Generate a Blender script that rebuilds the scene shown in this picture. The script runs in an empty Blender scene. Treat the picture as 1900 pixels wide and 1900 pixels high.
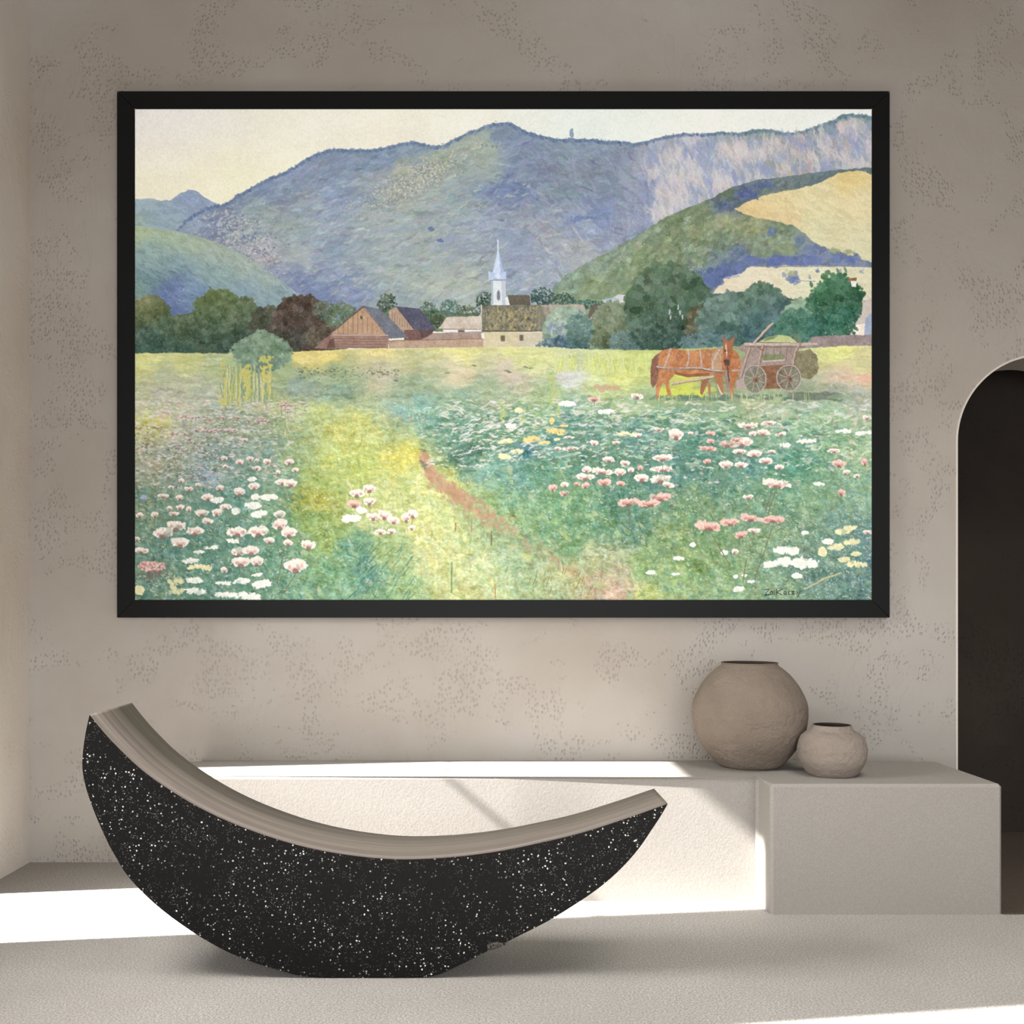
import numpy as np, math
# ---------------------------------------------------------------- painter
def make_painting():
    X0, Y0, W, H = 250, 202, 1369, 912
    rng = np.random.RandomState(7)
    R = np.random.RandomState(3).rand(256, 256).astype(np.float32)
    def vn(x, y, s=0):
        x = x + s*37.17; y = y + s*91.7
        xi = np.floor(x).astype(np.int32); yi = np.floor(y).astype(np.int32)
        fx = x-xi; fy = y-yi
        fx = fx*fx*(3-2*fx); fy = fy*fy*(3-2*fy)
        a = R[yi & 255, xi & 255]; b = R[yi & 255, (xi+1) & 255]
        c = R[(yi+1) & 255, xi & 255]; d = R[(yi+1) & 255, (xi+1) & 255]
        return (a+(b-a)*fx)*(1-fy)+(c+(d-c)*fx)*fy - .5
    def fbm(x, y, s=0, o=4):
        t = 0; a = 1.; n = 0
        for i in range(o):
            t = t+a*vn(x*2**i, y*2**i, s+i*3); n += a; a *= .6
        return t/n*1.6
    YY, XX = np.mgrid[0:H, 0:W].astype(np.float32)
    XX += X0; YY += Y0
    WX = fbm(XX/9, YY/9, 1, 3); WY = fbm(XX/9, YY/9, 5, 3)
    BX = fbm(XX/50, YY/50, 11, 3); BY = fbm(XX/50, YY/50, 15, 3)
    C = np.zeros((H, W, 3), np.float32)

    def idw(pts, warp=26, sm=14):
        P = np.array(pts, np.float32); st = 6
        gy, gx = np.mgrid[0:H+2*st:st, 0:W+2*st:st].astype(np.float32)
        gx += X0; gy += Y0
        num = np.zeros(gx.shape+(3,), np.float32); den = np.zeros(gx.shape, np.float32)
        for x, y, r, g, b in P:
            w = 1/(((gx-x)**2+((gy-y)*1.25)**2)+sm*sm)**1.7
            num += w[..., None]*np.array((r, g, b)); den += w
        G = num/den[..., None]
        u = np.clip((XX-X0+BX*warp*1.5+WX*warp*.5)/st, 0, G.shape[1]-1.01)
        v = np.clip((YY-Y0+BY*warp+WY*warp*.35)/st, 0, G.shape[0]-1.01)
        ui = u.astype(int); vi = v.astype(int); fu = (u-ui)[..., None]; fv = (v-vi)[..., None]
        return (G[vi, ui]*(1-fu)+G[vi, ui+1]*fu)*(1-fv)+(G[vi+1, ui]*(1-fu)+G[vi+1, ui+1]*fu)*fv

    def mask(pts, rough=0, x0=None):
        p = np.array(pts, np.float32)
        m = int(rough*1.2)+2
        xa = max(0, int(p[:, 0].min()-X0)-m); xb = min(W, int(p[:, 0].max()-X0)+m+1)
        ya = max(0, int(p[:, 1].min()-Y0)-m); yb = min(H, int(p[:, 1].max()-Y0)+m+1)
        if xb <= xa or yb <= ya: return None
        sl = (slice(ya, yb), slice(xa, xb))
        acc = 0
        n = len(p)
        for ox, oy in ((-.25, -.25), (.25, .25)):
            x = XX[sl]+ox+WX[sl]*rough; y = YY[sl]+oy+WY[sl]*rough
            ins = np.zeros(x.shape, bool)
            for i in range(n):
                x1, y1 = p[i]; x2, y2 = p[(i+1) % n]
                if y1 == y2: continue
                c = ((y1 > y) != (y2 > y)) & (x < (x2-x1)*(y-y1)/(y2-y1)+x1)
                ins ^= c
            acc = acc+ins*.5
        return sl, acc.astype(np.float32)

    def poly(pts, col, rough=1.0, a=1., tex=8, edge=0):
        r = mask(pts, rough)
        if r is None: return
        sl, m = r
        col = np.array(col, np.float32)
        if col.ndim == 3: src = col[sl]
        else:
            src = col+(WX[sl]*1.4*tex+vn(XX[sl]/1.6, YY[sl]/1.6, 3)*tex*1.3)[..., None]
        C[sl] = C[sl]*(1-m[..., None]*a)+src*m[..., None]*a

    def line(pts, w, col, a=1., jit=6):
        for (x1, y1), (x2, y2) in zip(pts[:-1], pts[1:]):
            L = math.hypot(x2-x1, y2-y1)
            n = max(1, int(L/ max(1.2, w*.7)))
            th = math.atan2(y2-y1, x2-x1)
            for i in range(n):
                t = (i+.5)/n
                dab(x1+(x2-x1)*t, y1+(y2-y1)*t, L/n*.8+.5, w/2, th, np.array(col)+rng.randn()*jit, a)

    def dab(cx, cy, rx, ry, th, col, a=.8, hard=1.6):
        R_ = max(rx, ry)+1.5
        x0 = int(max(0, math.floor(cx-X0-R_))); x1 = int(min(W, math.ceil(cx-X0+R_)+1))
        y0 = int(max(0, math.floor(cy-Y0-R_))); y1 = int(min(H, math.ceil(cy-Y0+R_)+1))
        if x1 <= x0 or y1 <= y0: return
        sl = (slice(y0, y1), slice(x0, x1))
        dx = XX[sl]-cx+WX[sl]*R_*.35; dy = YY[sl]-cy+WY[sl]*R_*.35
        c, s = math.cos(th), math.sin(th)
        q = np.sqrt(((dx*c+dy*s)/rx)**2+((-dx*s+dy*c)/ry)**2)
        m = np.clip((1-q)*min(rx, ry)*hard+.5, 0, 1)*a
        C[sl] = C[sl]*(1-m[..., None])+np.asarray(col, np.float32)*m[..., None]

    def field(F, sx, sy, th, amp, seed, hue=0.):
        """stroke texture for region colour F, oriented along th"""
        c, s = math.cos(th), math.sin(th)
        u = (XX*c+YY*s)+WX*8; v = (-XX*s+YY*c)+WY*8
        n = fbm(u/sx, v/sy, seed, 3)
        n2 = fbm(u/sx*.6, v/sy*.6, seed+20, 2)
        out = F+(n*amp)[..., None]
        # crisp overlapping washes
        q = np.sin(n*14)*.25*amp
        out = out+q[..., None]*.5
        e1 = np.exp(-((n-.08)/.016)**2)+np.exp(-((n+.16)/.016)**2)*.8
        st = (n > .08)*1.-(n < -.16)*1.
        out = out+(e1*amp*.75+st*amp*.32)[..., None]
        out = out+n2[..., None]*hue*np.array((1., .35, -1.))
        return out

    def layer(poly_pts, F, rough):
        r = mask(poly_pts, rough)
        sl, m = r
        C[sl] = C[sl]*(1-m[..., None])+F[sl]*m[..., None]
        return sl, m

    def speck(region, col, thr, seed, a=.6, size=1.3):
        sl = (slice(region[1]-Y0 if region[1] > Y0 else 0, region[3]-Y0), slice(region[0]-X0 if region[0] > X0 else 0, region[2]-X0))
        n = vn(XX[sl]/size, YY[sl]/size, seed)+.35*fbm(XX[sl]/18, YY[sl]/18, seed+2, 2)
        m = np.clip((n-thr)*9, 0, 1)*a
        C[sl] = C[sl]*(1-m[..., None])+np.array(col, np.float32)*m[..., None]

    # ---- sky
    sky = [(260,215,228,218,210),(350,220,230,220,212),(300,280,238,226,205),(350,330,243,232,195),(270,350,242,230,195),
        (450,250,235,225,208),(450,330,243,233,192),(520,290,242,232,200),(600,230,234,226,205),(700,240,238,228,203),
        (850,220,238,230,208),(1000,225,232,230,212),(1050,240,222,228,218),(1150,235,232,234,218),(1300,225,236,234,218),
        (1450,220,236,234,220),(1520,215,232,232,220)]
    C[:] = idw(sky, 30, 60)+(fbm(XX/60, YY/40, 2, 4)*9+vn(XX/1.7, YY/1.7, 2)*6)[..., None]

    # ---- far hill
    F = idw([(260,380,150,168,176),(300,385,140,160,175),(350,365,135,152,185),(380,380,140,155,180),(300,410,145,165,172),
             (360,400,140,155,178),(260,410,145,168,160),(420,400,140,155,175)], 12)
    F = field(F, 16, 6, .2, 12, 31, 6)
    layer([(240,370),(262,369),(282,368),(300,373),(318,370),(338,357),(352,352),(363,353),(378,364),(395,375),(415,382),(470,470),(240,470)], F, 2.5)

    # ---- main mountain and cliffs
    mt = [(372,390,105,122,160),(350,412,125,145,175),(400,420,92,108,145),(380,440,92,108,148),(440,370,95,115,150),
        (440,430,125,145,145),(500,350,105,125,162),(540,330,118,133,172),(480,400,130,150,150),(430,460,140,140,150),
        (490,470,172,160,165),(510,490,115,130,162),(560,480,162,172,172),(600,310,105,125,162),(650,310,100,125,162),
        (620,350,105,128,168),(700,290,95,120,156),(700,340,138,148,150),(740,320,170,170,145),(800,300,148,158,125),
        (850,270,148,162,145),(880,270,160,170,135),(900,310,138,158,155),(770,275,105,130,155),(930,240,95,120,150),
        (980,260,100,120,156),(1000,300,100,116,152),(950,352,70,95,162),(940,330,105,125,162),(1050,280,106,126,150),
        (1050,350,100,120,146),(1120,300,106,120,146),(1120,350,90,110,140),(1100,270,112,132,162),(1160,290,100,116,148),
        (600,400,135,150,176),(650,450,126,146,172),(700,400,146,160,160),(750,370,150,160,150),(720,500,146,162,160),
        (650,530,112,132,176),(600,500,122,142,180),(590,540,85,105,160),(550,520,88,108,162),(800,420,146,160,164),
        (850,380,136,156,160),(850,450,136,152,170),(900,440,132,146,174),(800,520,158,172,160),(850,530,162,172,154),
        (950,450,116,136,170),(1000,450,142,142,160),(1000,430,136,142,160),(960,500,126,142,172),(1000,500,132,146,170),
        (1050,480,146,152,166),(1080,420,116,132,172),(1110,408,92,112,172),(1080,460,158,158,160),(1030,400,126,136,160),
        (1160,400,112,122,160),(1170,440,106,116,156),(1150,420,136,142,172),(740,550,132,152,160),(530,420,138,155,150),
        (570,440,140,155,165),(520,390,125,140,150),(640,380,120,138,172),(700,450,142,158,165),(760,470,148,162,158),
        (1190,280,148,148,168),(1230,270,146,152,176),(1200,350,116,126,166),(1195,400,118,124,166),(1230,330,202,190,188),
        (1260,350,200,190,190),(1240,390,195,190,195),(1290,340,185,180,190),(1280,290,190,184,194),(1320,310,162,168,190),
        (1330,270,138,148,174),(1340,330,192,190,194),(1380,272,208,190,182),(1395,300,158,164,174),(1420,330,148,162,174),
        (1440,290,162,150,152),(1460,312,138,140,115),(1485,275,172,154,152),(1505,312,182,152,145),(1515,280,112,132,150),
        (1545,270,194,164,158),(1560,240,204,176,168),(1590,250,196,176,174),(1600,290,172,168,178),(1570,300,146,162,168),
        (1540,310,140,152,168),(1530,240,86,116,128),(1560,217,92,122,122),(1600,215,108,134,130),(1420,242,110,136,132),(1350,250,122,140,160),
        (1210,300,160,158,180),(1290,262,190,180,190)]
    F = idw(mt, 30, 9)
    Fa = field(F, 22, 6, -.25, 16, 41, 8)
    Fb = field(F, 22, 5, 1.35, 26, 47, 8)
    k = np.clip((XX-1130)/70+WX, 0, 1)[..., None]
    F = Fa*(1-k)+Fb*k
    F = F*.68+np.array((166, 172, 174))*.32+np.array((2., 1., -1.))
    ridge = [(320,440),(330,425),(345,408),(372,391),(390,382),(405,381),(418,378),(440,362),(470,346),(500,330),(530,318),(560,300),(590,283),
        (615,277),(650,277),(680,277),(705,275),(730,270),(750,265),(765,262),(785,267),(800,270),(825,270),(845,257),(865,247),(885,239),
        (905,232),(925,229),(942,226),(955,232),(975,243),(1000,251),(1030,257),(1060,258),(1080,257),(1100,259),(1130,262),(1160,263),
        (1180,266),(1200,262),(1240,251),(1270,247),(1300,248),(1340,245),(1375,246),(1400,241),(1420,239),(1440,244),(1470,246),(1500,240),
        (1530,229),(1550,222),(1560,213),(1580,212),(1600,213),(1630,218),(1630,600),(320,600)]
    layer(ridge, F, 3)
    # tree fringe along the crest
    for (x1, y1), (x2, y2) in zip(ridge[1:-3], ridge[2:-2]):
        n = int(abs(x2-x1)/2.2)+1
        for i in range(n):
            t = (i+rng.rand())/n; x = x1+(x2-x1)*t; y = y1+(y2-y1)*t
            base = np.array((92, 114, 150)) if x < 1330 else np.array((88, 118, 132))
            dab(x, y+1+rng.rand()*4, 1.6+rng.rand()*2.2, 2+rng.rand()*2.4, 0, base+rng.randn()*14, .55)
    # cliff facets: pale stone strokes and violet shade
    for i in range(900):
        x = 1190+rng.rand()*425; yr = np.interp(x, [1190,1300,1420,1560,1618], [285,262,258,232,228]); yb = np.interp(x, [1190,1300,1400,1500,1618], [430,372,336,322,312])
        y = yr+(yb-yr)*rng.rand()
        pale = fbm(np.array([x/28.]), np.array([y/22.]), 77, 2)[0] > 0
        c = np.array((206, 192, 188) if pale else (140, 150, 182))+rng.randn(3)*7
        dab(x, y, 5+rng.rand()*12, 1+rng.rand()*2.6, 1.25+rng.randn()*.35, c, .4)
    # slope strokes
    for i in range(5200):
        x = 400+rng.rand()*790; y = 262+rng.rand()*300
        if y < np.interp(x, [400,620,770,850,940,1100,1190], [395,290,275,268,245,270,275]): continue
        th = -.3+rng.randn()*.35 if x < 980 else .5+rng.randn()*.5
        base = C[int(min(H-1, y-Y0)), int(x-X0)]
        c = base+rng.randn()*11+rng.randn(3)*6
        dab(x, y, 4+rng.rand()*10, 1+rng.rand()*1.8, th, c, .5)
    for i in range(260):                                    # pale lights
        x = 560+rng.rand()*480; y = 340+rng.rand()*215
        dab(x, y, 3+rng.rand()*7, .8+rng.rand()*1.3, -.25+rng.randn()*.3, (188, 190, 165)+rng.randn(3)*8, .5)
    speck((380, 370, 520, 500), (205, 200, 195), .33, 61, .55)
    for i in range(1500):
        t = .5+rng.randn()*.27; x = 690+t*165; y = 372-t*78+rng.randn()*14
        dab(x, y, 1+rng.rand()*1.6, .8+rng.rand(), rng.rand()*3, ((206,202,180),(170,166,140),(120,132,140))[rng.randint(3)], .55)
    for i in range(700):
        x = 448+rng.randn()*40; y = np.interp(x, [395,450,515], [410,430,480])+rng.randn()*22
        if y < np.interp(x, [345,390,420,470,515], [412,386,380,350,326])+8: continue
        dab(x, y, 1+rng.rand()*1.5, 1+rng.rand()*2.5, 1.3, ((198,186,184),(120,130,156),(92,106,144),(206,196,186))[rng.randint(4)], .5)
    for x, y in ((800,425),(817,446)): dab(x, y, 7, 3.5, .1, (82, 102, 160), .8)
    for p in ((912,256),(918,257),(924,258),(931,261),(895,270),(903,270),(914,272),(921,273)): dab(p[0], p[1], 2.2, 3.4, 0, (112,130,158), .7)
    dab(1061, 248, 4, 8, 0, (112,135,165), .8)
    line([(1062,420),(1072,435),(1084,452)], 4, (178,172,168), .8)
    poly([(1058,408),(1070,401),(1100,400),(1118,408),(1100,406),(1080,407),(1062,414)], (98,116,168), 2, .7)

    # ---- right green hill with fields
    rh = [(1050,525,120,145,120),(1100,490,130,150,125),(1150,470,122,142,116),(1200,430,118,138,112),(1250,410,108,128,86),
        (1300,390,112,128,86),(1350,360,92,108,72),(1380,357,78,90,135),(1350,387,72,88,132),(1420,342,98,114,108),(1500,332,88,104,108),
        (1560,325,92,112,118),(1100,530,122,142,96),(1150,510,108,132,96),(1200,480,118,138,90),(1250,450,118,132,90),(1300,430,128,142,95),
        (1350,410,148,152,100),(1400,420,148,152,100),(1440,430,116,136,106),(1420,450,128,142,106),(1350,450,106,126,96),(1300,480,112,132,100),
        (1380,472,92,108,140),(1300,512,78,94,138),(1350,500,90,102,150),(1200,520,118,138,86),(1450,450,128,142,116),(1250,500,108,128,90),
        (1440,478,104,114,150),(1400,455,120,134,108),(1500,480,102,114,152),(1560,480,106,118,154)]
    F = idw(rh, 16, 7)*.84+np.array((140, 148, 130))*.16; F = field(F, 14, 6, -.6, 16, 51, 7)
    layer([(1025,535),(1045,515),(1060,505),(1100,481),(1150,456),(1190,432),(1230,406),(1270,388),(1320,368),(1360,346),(1400,334),(1450,328),
        (1500,322),(1560,315),(1630,311),(1630,650),(1025,650)], F, 3)
    for i in range(2600):
        x = 1050+rng.rand()*420; y = 335+rng.rand()*210
        if y < np.interp(x, [1050,1100,1190,1270,1360,1470], [518,488,440,396,354,335]): continue
        base = C[int(y-Y0), int(x-X0)]
        dab(x, y, 2+rng.rand()*5, 1.5+rng.rand()*3, -.6+rng.randn()*.5, base+rng.randn()*13+rng.randn(3)*5, .55)
    speck((1040, 400, 1330, 545), (200, 205, 185), .36, 63, .5)
    yf = idw([(1400,385,222,190,125),(1450,370,222,200,140),(1500,360,222,205,150),(1580,330,225,195,120),(1600,370,225,205,150),(1500,400,218,205,150),
        (1450,400,222,192,135),(1550,430,215,200,150),(1600,450,212,202,155),(1520,430,215,205,155)], 14)
    yf = field(yf, 20, 5, .35, 9, 53, 4)
    layer([(1362,388),(1385,376),(1420,362),(1460,354),(1500,346),(1530,335),(1555,322),(1590,316),(1605,318),(1630,328),(1630,490),(1600,482),(1570,470),
        (1540,462),(1512,450),(1488,430),(1470,418),(1440,410),(1400,403)], yf, 3)
    pf = field(idw([(1400,505,220,205,170),(1500,500,218,210,170),(1600,520,215,205,165),(1400,550,215,195,165),(1550,540,210,205,160),(1600,590,195,180,165)], 12), 22, 5, .05, 8, 55, 4)
    layer([(1322,545),(1345,516),(1365,510),(1392,494),(1470,492),(1540,493),(1630,497),(1630,640),(1322,640)], pf, 2.5)
    for x, y, rx, ry, c in ((1395,481,18,13,(90,105,155)),(1430,483,20,12,(88,104,158)),(1465,482,20,12,(92,108,160)),(1500,483,20,11,(95,110,160)),
        (1553,480,13,9,(95,112,160)),(1580,480,15,9,(98,114,165)),(1340,506,24,14,(82,98,145)),(1322,520,16,16,(84,100,150)),(1370,497,20,12,(90,105,150)),
        (1455,462,26,10,(125,140,105)),(1420,470,22,9,(118,135,105)),(1484,448,12,12,(100,118,140)),(1430,432,12,10,(95,115,140)),(1508,462,12,10,(110,125,160)),
        (1547,466,10,7,(150,160,115)),(1575,468,10,6,(160,165,120)),(1474,516,13,12,(95,112,160)),(1468,508,9,8,(165,170,125)),(1515,503,5,5,(95,115,155)),
        (1502,515,3,5,(120,130,160)),(1557,503,4,6,(150,150,160)),(1598,503,4,6,(140,145,165)),(1415,343,22,6,(84,98,140)),(1385,360,22,7,(78,92,140))):
        for j in range(int(6+rx)):
            dab(x+rng.randn()*rx*.42, y+rng.randn()*ry*.36, rx*.36, ry*.4, rng.rand()*3, np.array(c)+rng.randn()*9, .55)
    line([(1392,494),(1480,494),(1600,494)], 2, (120,125,145), .6)
    line([(1345,515),(1372,512)], 3, (150,150,175), .6); line([(1475,520),(1512,522)], 2, (150,155,175), .7)
    for x, y in ((1540,375),(1500,385),(1560,400),(1480,395)): dab(x, y, 7, 1.6, .5, (236,226,190), .5)

    # ---- left green hill
    F = idw([(260,430,165,180,135),(300,440,158,178,146),(350,450,158,174,146),(400,465,158,170,152),(450,490,158,172,156),(500,520,152,168,162),
        (560,550,146,162,168),(270,470,136,162,160),(320,500,126,152,155),(400,510,136,162,156),(450,540,126,152,162),(280,520,106,136,136),
        (330,540,104,122,166),(300,545,88,108,158),(370,540,110,136,166),(258,540,116,148,136),(500,550,130,156,162),(310,570,96,112,160)], 14)
    F = field(F, 14, 5, .55, 13, 57, 5)
    layer([(240,417),(270,421),(300,425),(330,430),(360,437),(400,448),(440,466),(480,490),(510,512),(540,535),(570,550),(610,566),(630,600),(240,620)], F, 2.5)
    speck((250, 420, 560, 560), (190, 200, 190), .4, 64, .45)
    for i in range(900):
        x = 250+rng.rand()*330; y = 430+rng.rand()*130
        if y < np.interp(x, [250,400,580], [424,452,556]): continue
        dab(x, y, 3+rng.rand()*7, .8+rng.rand()*1.4, .55+rng.randn()*.3, C[int(y-Y0), int(x-X0)]+rng.randn()*10, .5)

    # ---- trees
    def tree(cx, cy, rx, ry, top, bot, n=None, jag=.16, lite=(170, 185, 150)):
        top = np.array(top, float); bot = np.array(bot, float)
        n = n or int(rx*ry/2.4)+50
        for i in range(n):
            a = rng.rand()*6.283; q = math.sqrt(rng.rand())
            x = cx+math.cos(a)*rx*q*(1+rng.randn()*jag*.4); y = cy+math.sin(a)*ry*q*(1+rng.randn()*jag*.4)
            t = min(1, max(0, (y-cy+ry)/(2*ry)+(x-cx)/rx*.18))
            lump = fbm(np.array([x/11.]), np.array([y/9.]), 88, 2)[0]
            c = top*(1-t)+bot*t+lump*40+rng.randn()*7+rng.randn(3)*3
            s = max(1.4, min(rx, ry)*.085)
            dab(x, y, s*(.7+rng.rand()), s*(.6+rng.rand()*.7), rng.rand()*3, c, .8)
        for i in range(int(rx*ry/30)):
            a = rng.rand()*6.283; q = math.sqrt(rng.rand())*.93
            dab(cx+math.cos(a)*rx*q, cy+math.sin(a)*ry*q, .8, .7, 0, lite, .45)
    poly([(250,602),(420,600),(640,600),(640,650),(540,652),(400,656),(240,656)], (66,88,72), 5)
    poly([(240,575),(290,556),(312,590),(370,575),(392,540),(410,535),(430,548),(470,560),(480,590),(520,570),(560,548),(600,560),(615,600),(600,645),(240,650)], (76,94,68), 4)
    tree(278,588,38,38,(118,120,72),(72,92,62)); tree(325,620,50,34,(84,104,72),(52,80,66)); tree(405,583,42,46,(104,120,68),(62,86,64))
    tree(450,590,34,38,(100,114,74),(62,82,62)); tree(365,612,40,30,(88,104,68),(54,78,62)); tree(270,630,30,26,(78,100,80),(56,88,76))
    tree(430,630,44,24,(74,92,68),(50,76,64)); tree(500,608,34,40,(84,86,66),(62,68,56)); tree(560,602,52,52,(84,68,56),(72,60,50), lite=(190,165,140))
    tree(530,630,40,24,(74,70,58),(62,64,54)); tree(632,590,34,26,(106,124,88),(82,108,84)); tree(600,575,20,18,(96,104,80),(80,96,80)); tree(600,625,30,26,(98,84,66),(84,78,62))
    poly([(640,590),(720,575),(800,575),(890,582),(890,612),(640,620)], (98,118,88), 4)
    tree(718,562,18,18,(88,102,74),(64,84,62)); tree(740,580,20,10,(120,132,120),(90,110,90)); tree(795,580,17,20,(84,108,84),(62,88,72)); tree(836,572,18,16,(86,120,104),(66,98,86))
    tree(868,580,22,12,(92,106,74),(74,90,64)); tree(812,596,14,12,(80,92,64),(66,78,58)); tree(903,562,20,20,(70,92,72),(50,74,62))
    # village
    tree(1006,551,22,17,(56,86,68),(46,70,58)); tree(1046,556,20,12,(56,82,68),(48,70,60)); tree(1090,565,40,8,(50,96,88),(50,88,80))
    poly([(942,547),(982,547),(984,566),(942,566)], (98,90,74))
    poly([(1118,556),(1138,552),(1146,546),(1170,547),(1171,566),(1120,562)], (196,194,192)); poly([(1118,556),(1144,551),(1144,556),(1118,560)], (160,180,200))
    poly([(1088,590),(1098,566),(1130,562),(1175,566),(1180,598),(1120,606),(1092,600)], (98,90,76)); poly([(1096,588),(1108,590),(1104,601),(1094,599)], (215,210,205)); poly([(1158,587),(1172,587),(1171,597),(1158,596)], (220,218,212))
    # church
    poly([(912,520),(938,520),(939,566),(911,566)], (214,218,218), .3, 1, 5); poly([(930,520),(938,520),(939,566),(932,566)], (188,194,202), .3, 1, 5); poly([(912,520),(915,520),(915,566),(911,566)], (170,178,186), .3)
    poly([(938,566),(938,552),(942,550),(946,566)], (225,225,222), .3)
    poly([(908,503),(912,505),(936,504),(941,503),(939,519),(909,520)], (178,194,222), .4); poly([(918,512),(924,504),(930,514),(924,518)], (214,222,236), .3)
    poly([(924,462),(914,506),(935,506)], (198,210,232), .4); poly([(925,462),(929,506),(935,506)], (160,178,212), .3); line([(924,446),(924,470)], 2.2, (212,220,235), .9, 3)
    line([(909,520),(939,519)], 1.4, (120,130,150), .8); line([(907,504),(908,519)], 1.6, (205,214,232), 1); line([(940,504),(939,519)], 1.6, (150,165,190), 1)
    poly([(922,556),(922,543),(925,537),(928,543),(928,556)], (128,126,138), .3); line([(925,540),(925,558)], 1, (90,90,105), .8)
    # long house
    poly([(893,567),(1083,564),(1092,602),(1060,612),(893,616)], (120,114,92), 1.5, 1, 26)
    poly([(1003,566),(1083,564),(1095,608),(1022,612)], (172,158,138), 1.5, 1, 20)
    for i in range(420):
        x = 897+rng.rand()*105; y = 570+rng.rand()*42
        c = ((176,152,88), (88,88,80), (150,142,112))[rng.randint(3)]
        dab(x, y, 1+rng.rand()*1.6, 1+rng.rand()*3, .2, np.array(c)+rng.randn()*12, .6)
    for i in range(120):
        x = 990+rng.rand()*30; dab(x, 570+rng.rand()*40, 1, 4, .1, (128+rng.randn()*20,124,104), .5)
    line([(893,566),(893,612)], 2.4, (196,192,182), .8); line([(893,614),(1012,614)], 2.2, (92,78,62), .8)
    poly([(895,616),(1014,616),(1014,643),(895,644)], (208,190,148), .7, 1, 12); poly([(960,618),(1014,618),(1014,643),(960,643)], (196,184,160), 1.5, .7)
    poly([(929,622),(937,622),(937,633),(929,633)], (112,96,72), .5); poly([(964,621),(971,621),(971,632),(964,632)], (112,96,72), .5)
    # white cottage with straw roof
    poly([(813,610),(829,588),(892,586),(893,611)], (204,184,164), 1.2, 1, 18); poly([(822,611),(893,611),(893,617),(822,617)], (228,222,214), .5); poly([(850,612),(862,612),(862,617),(850,617)], (110,90,75), .5)
    line([(813,610),(893,611)], 1.6, (150,125,105), .7)
    # walls
    poly([(796,618),(896,614),(896,627),(780,632)], (166,138,124), 1, 1, 14); poly([(718,632),(896,627),(897,644),(718,646)], (186,152,124), 1, 1, 14); line([(720,632),(896,628)], 1.5, (150,100,70), .7)
    poly([(893,618),(898,617),(899,628),(894,628)], (228,224,214), .5); poly([(716,633),(721,632),(722,647),(715,647)], (226,218,206), .5)
    # barns
    poly([(722,576),(735,569),(772,612),(758,622),(722,600)], (184,150,120), .8, 1, 16); poly([(734,568),(778,572),(810,612),(796,618),(768,612)], (82,80,100), 1, 1, 16)
    poly([(750,612),(778,612),(780,631),(750,631)], (122,84,76), 1, 1, 10); poly([(778,612),(806,612),(800,620),(780,631)], (96,72,68), 1)
    for i in range(8): line([(728+i*4.6, 578+i*3.6), (728+i*4.6, 598+i*1.8)], 1, (120,96,84), .6)
    poly([(585,646),(600,630),(618,616),(645,622),(645,647)], (150,110,98), 1, 1, 14)
    poly([(612,620),(674,569),(722,622),(720,647),(618,645)], (160,122,104), .8, 1, 14); poly([(614,618),(674,571),(716,621)], (192,150,114), .8, 1, 14)
    poly([(674,567),(702,572),(730,596),(758,626),(722,628)], (112,114,124), 1, 1, 16)
    for i in range(9): line([(628+i*9, 618-i*0.3), (628+i*9, max(577, 610-i*9 if i < 5 else 566+(i-4)*11))], 1.1, (132,98,78), .6)
    line([(611,621),(674,568),(678,570)], 2.2, (112,80,66), .9); line([(616,621),(720,622)], 2, (196,170,150), .8)
    for y in (628,633,638,643): line([(620,y),(716,y+1)], 1, (122,86,76), .6)
    dab(671,589,2.3,3.6,0,(86,62,52),.9); poly([(606,645),(612,630),(620,626),(622,645)], (112,78,66), .8)
    # right trees
    poly([(1176,560),(1200,506),(1270,500),(1310,545),(1420,540),(1500,560),(1520,620),(1480,640),(1200,645),(1100,640)], (72,96,82), 5)
    tree(1140,603,44,40,(128,140,108),(80,94,64)); tree(1120,625,26,22,(104,116,80),(76,90,62)); tree(1165,634,36,22,(104,130,124),(72,100,100))
    tree(1240,570,74,74,(88,112,82),(44,70,56), lite=(180,195,165)); tree(1215,615,44,34,(74,98,78),(52,78,68)); tree(1305,608,34,42,(96,86,58),(62,80,62))
    tree(1350,600,52,52,(98,122,108),(54,86,80)); tree(1310,640,56,22,(88,116,120),(62,96,96)); tree(1415,575,42,48,(84,112,88),(72,100,112)); tree(1418,620,38,36,(66,98,96),(56,88,92))
    tree(1490,590,38,36,(150,172,140),(86,130,112)); tree(1480,608,44,34,(74,118,96),(54,104,86)); tree(1530,605,30,28,(60,112,96),(48,98,80)); tree(1554,560,44,46,(62,112,74),(32,72,52), jag=.5)
    for x, y in ((1242,578),(1262,580),(1266,588),(1244,588),(1258,570)): dab(x, y, 1.6, 5, .1, (186,196,186), .8)
    for i in range(24): dab(1480+rng.randn()*7, 620+rng.rand()*16, 1.2, 6, rng.randn()*.3, (112,124,96), .6)
    # blue-green bush in the middle
    tree(1052,612,44,40,(146,168,142),(80,108,98)); tree(1036,606,20,26,(170,188,160),(130,152,140)); tree(1045,645,48,22,(74,104,112),(58,86,92)); tree(1075,610,24,30,(100,130,118),(70,98,92))
    for i in range(22): dab(1018+rng.rand()*30, 600+rng.rand()*50, 2.2, 3.2, rng.rand()*3, (96+rng.rand()*60,124,176), .6)
    # red-roofed house and fence at right edge
    poly([(1600,560),(1630,545),(1630,625),(1596,625)], (196,180,165), 1); poly([(1588,602),(1606,600),(1606,624),(1580,624)], (232,216,196), 1); poly([(1605,590),(1630,570),(1630,625),(1603,625)], (150,160,182), 1)
    poly([(1574,516),(1590,515),(1588,522),(1574,521)], (150,92,58), .6); poly([(1578,521),(1589,521),(1588,532),(1580,532)], (226,220,208), .6)
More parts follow.
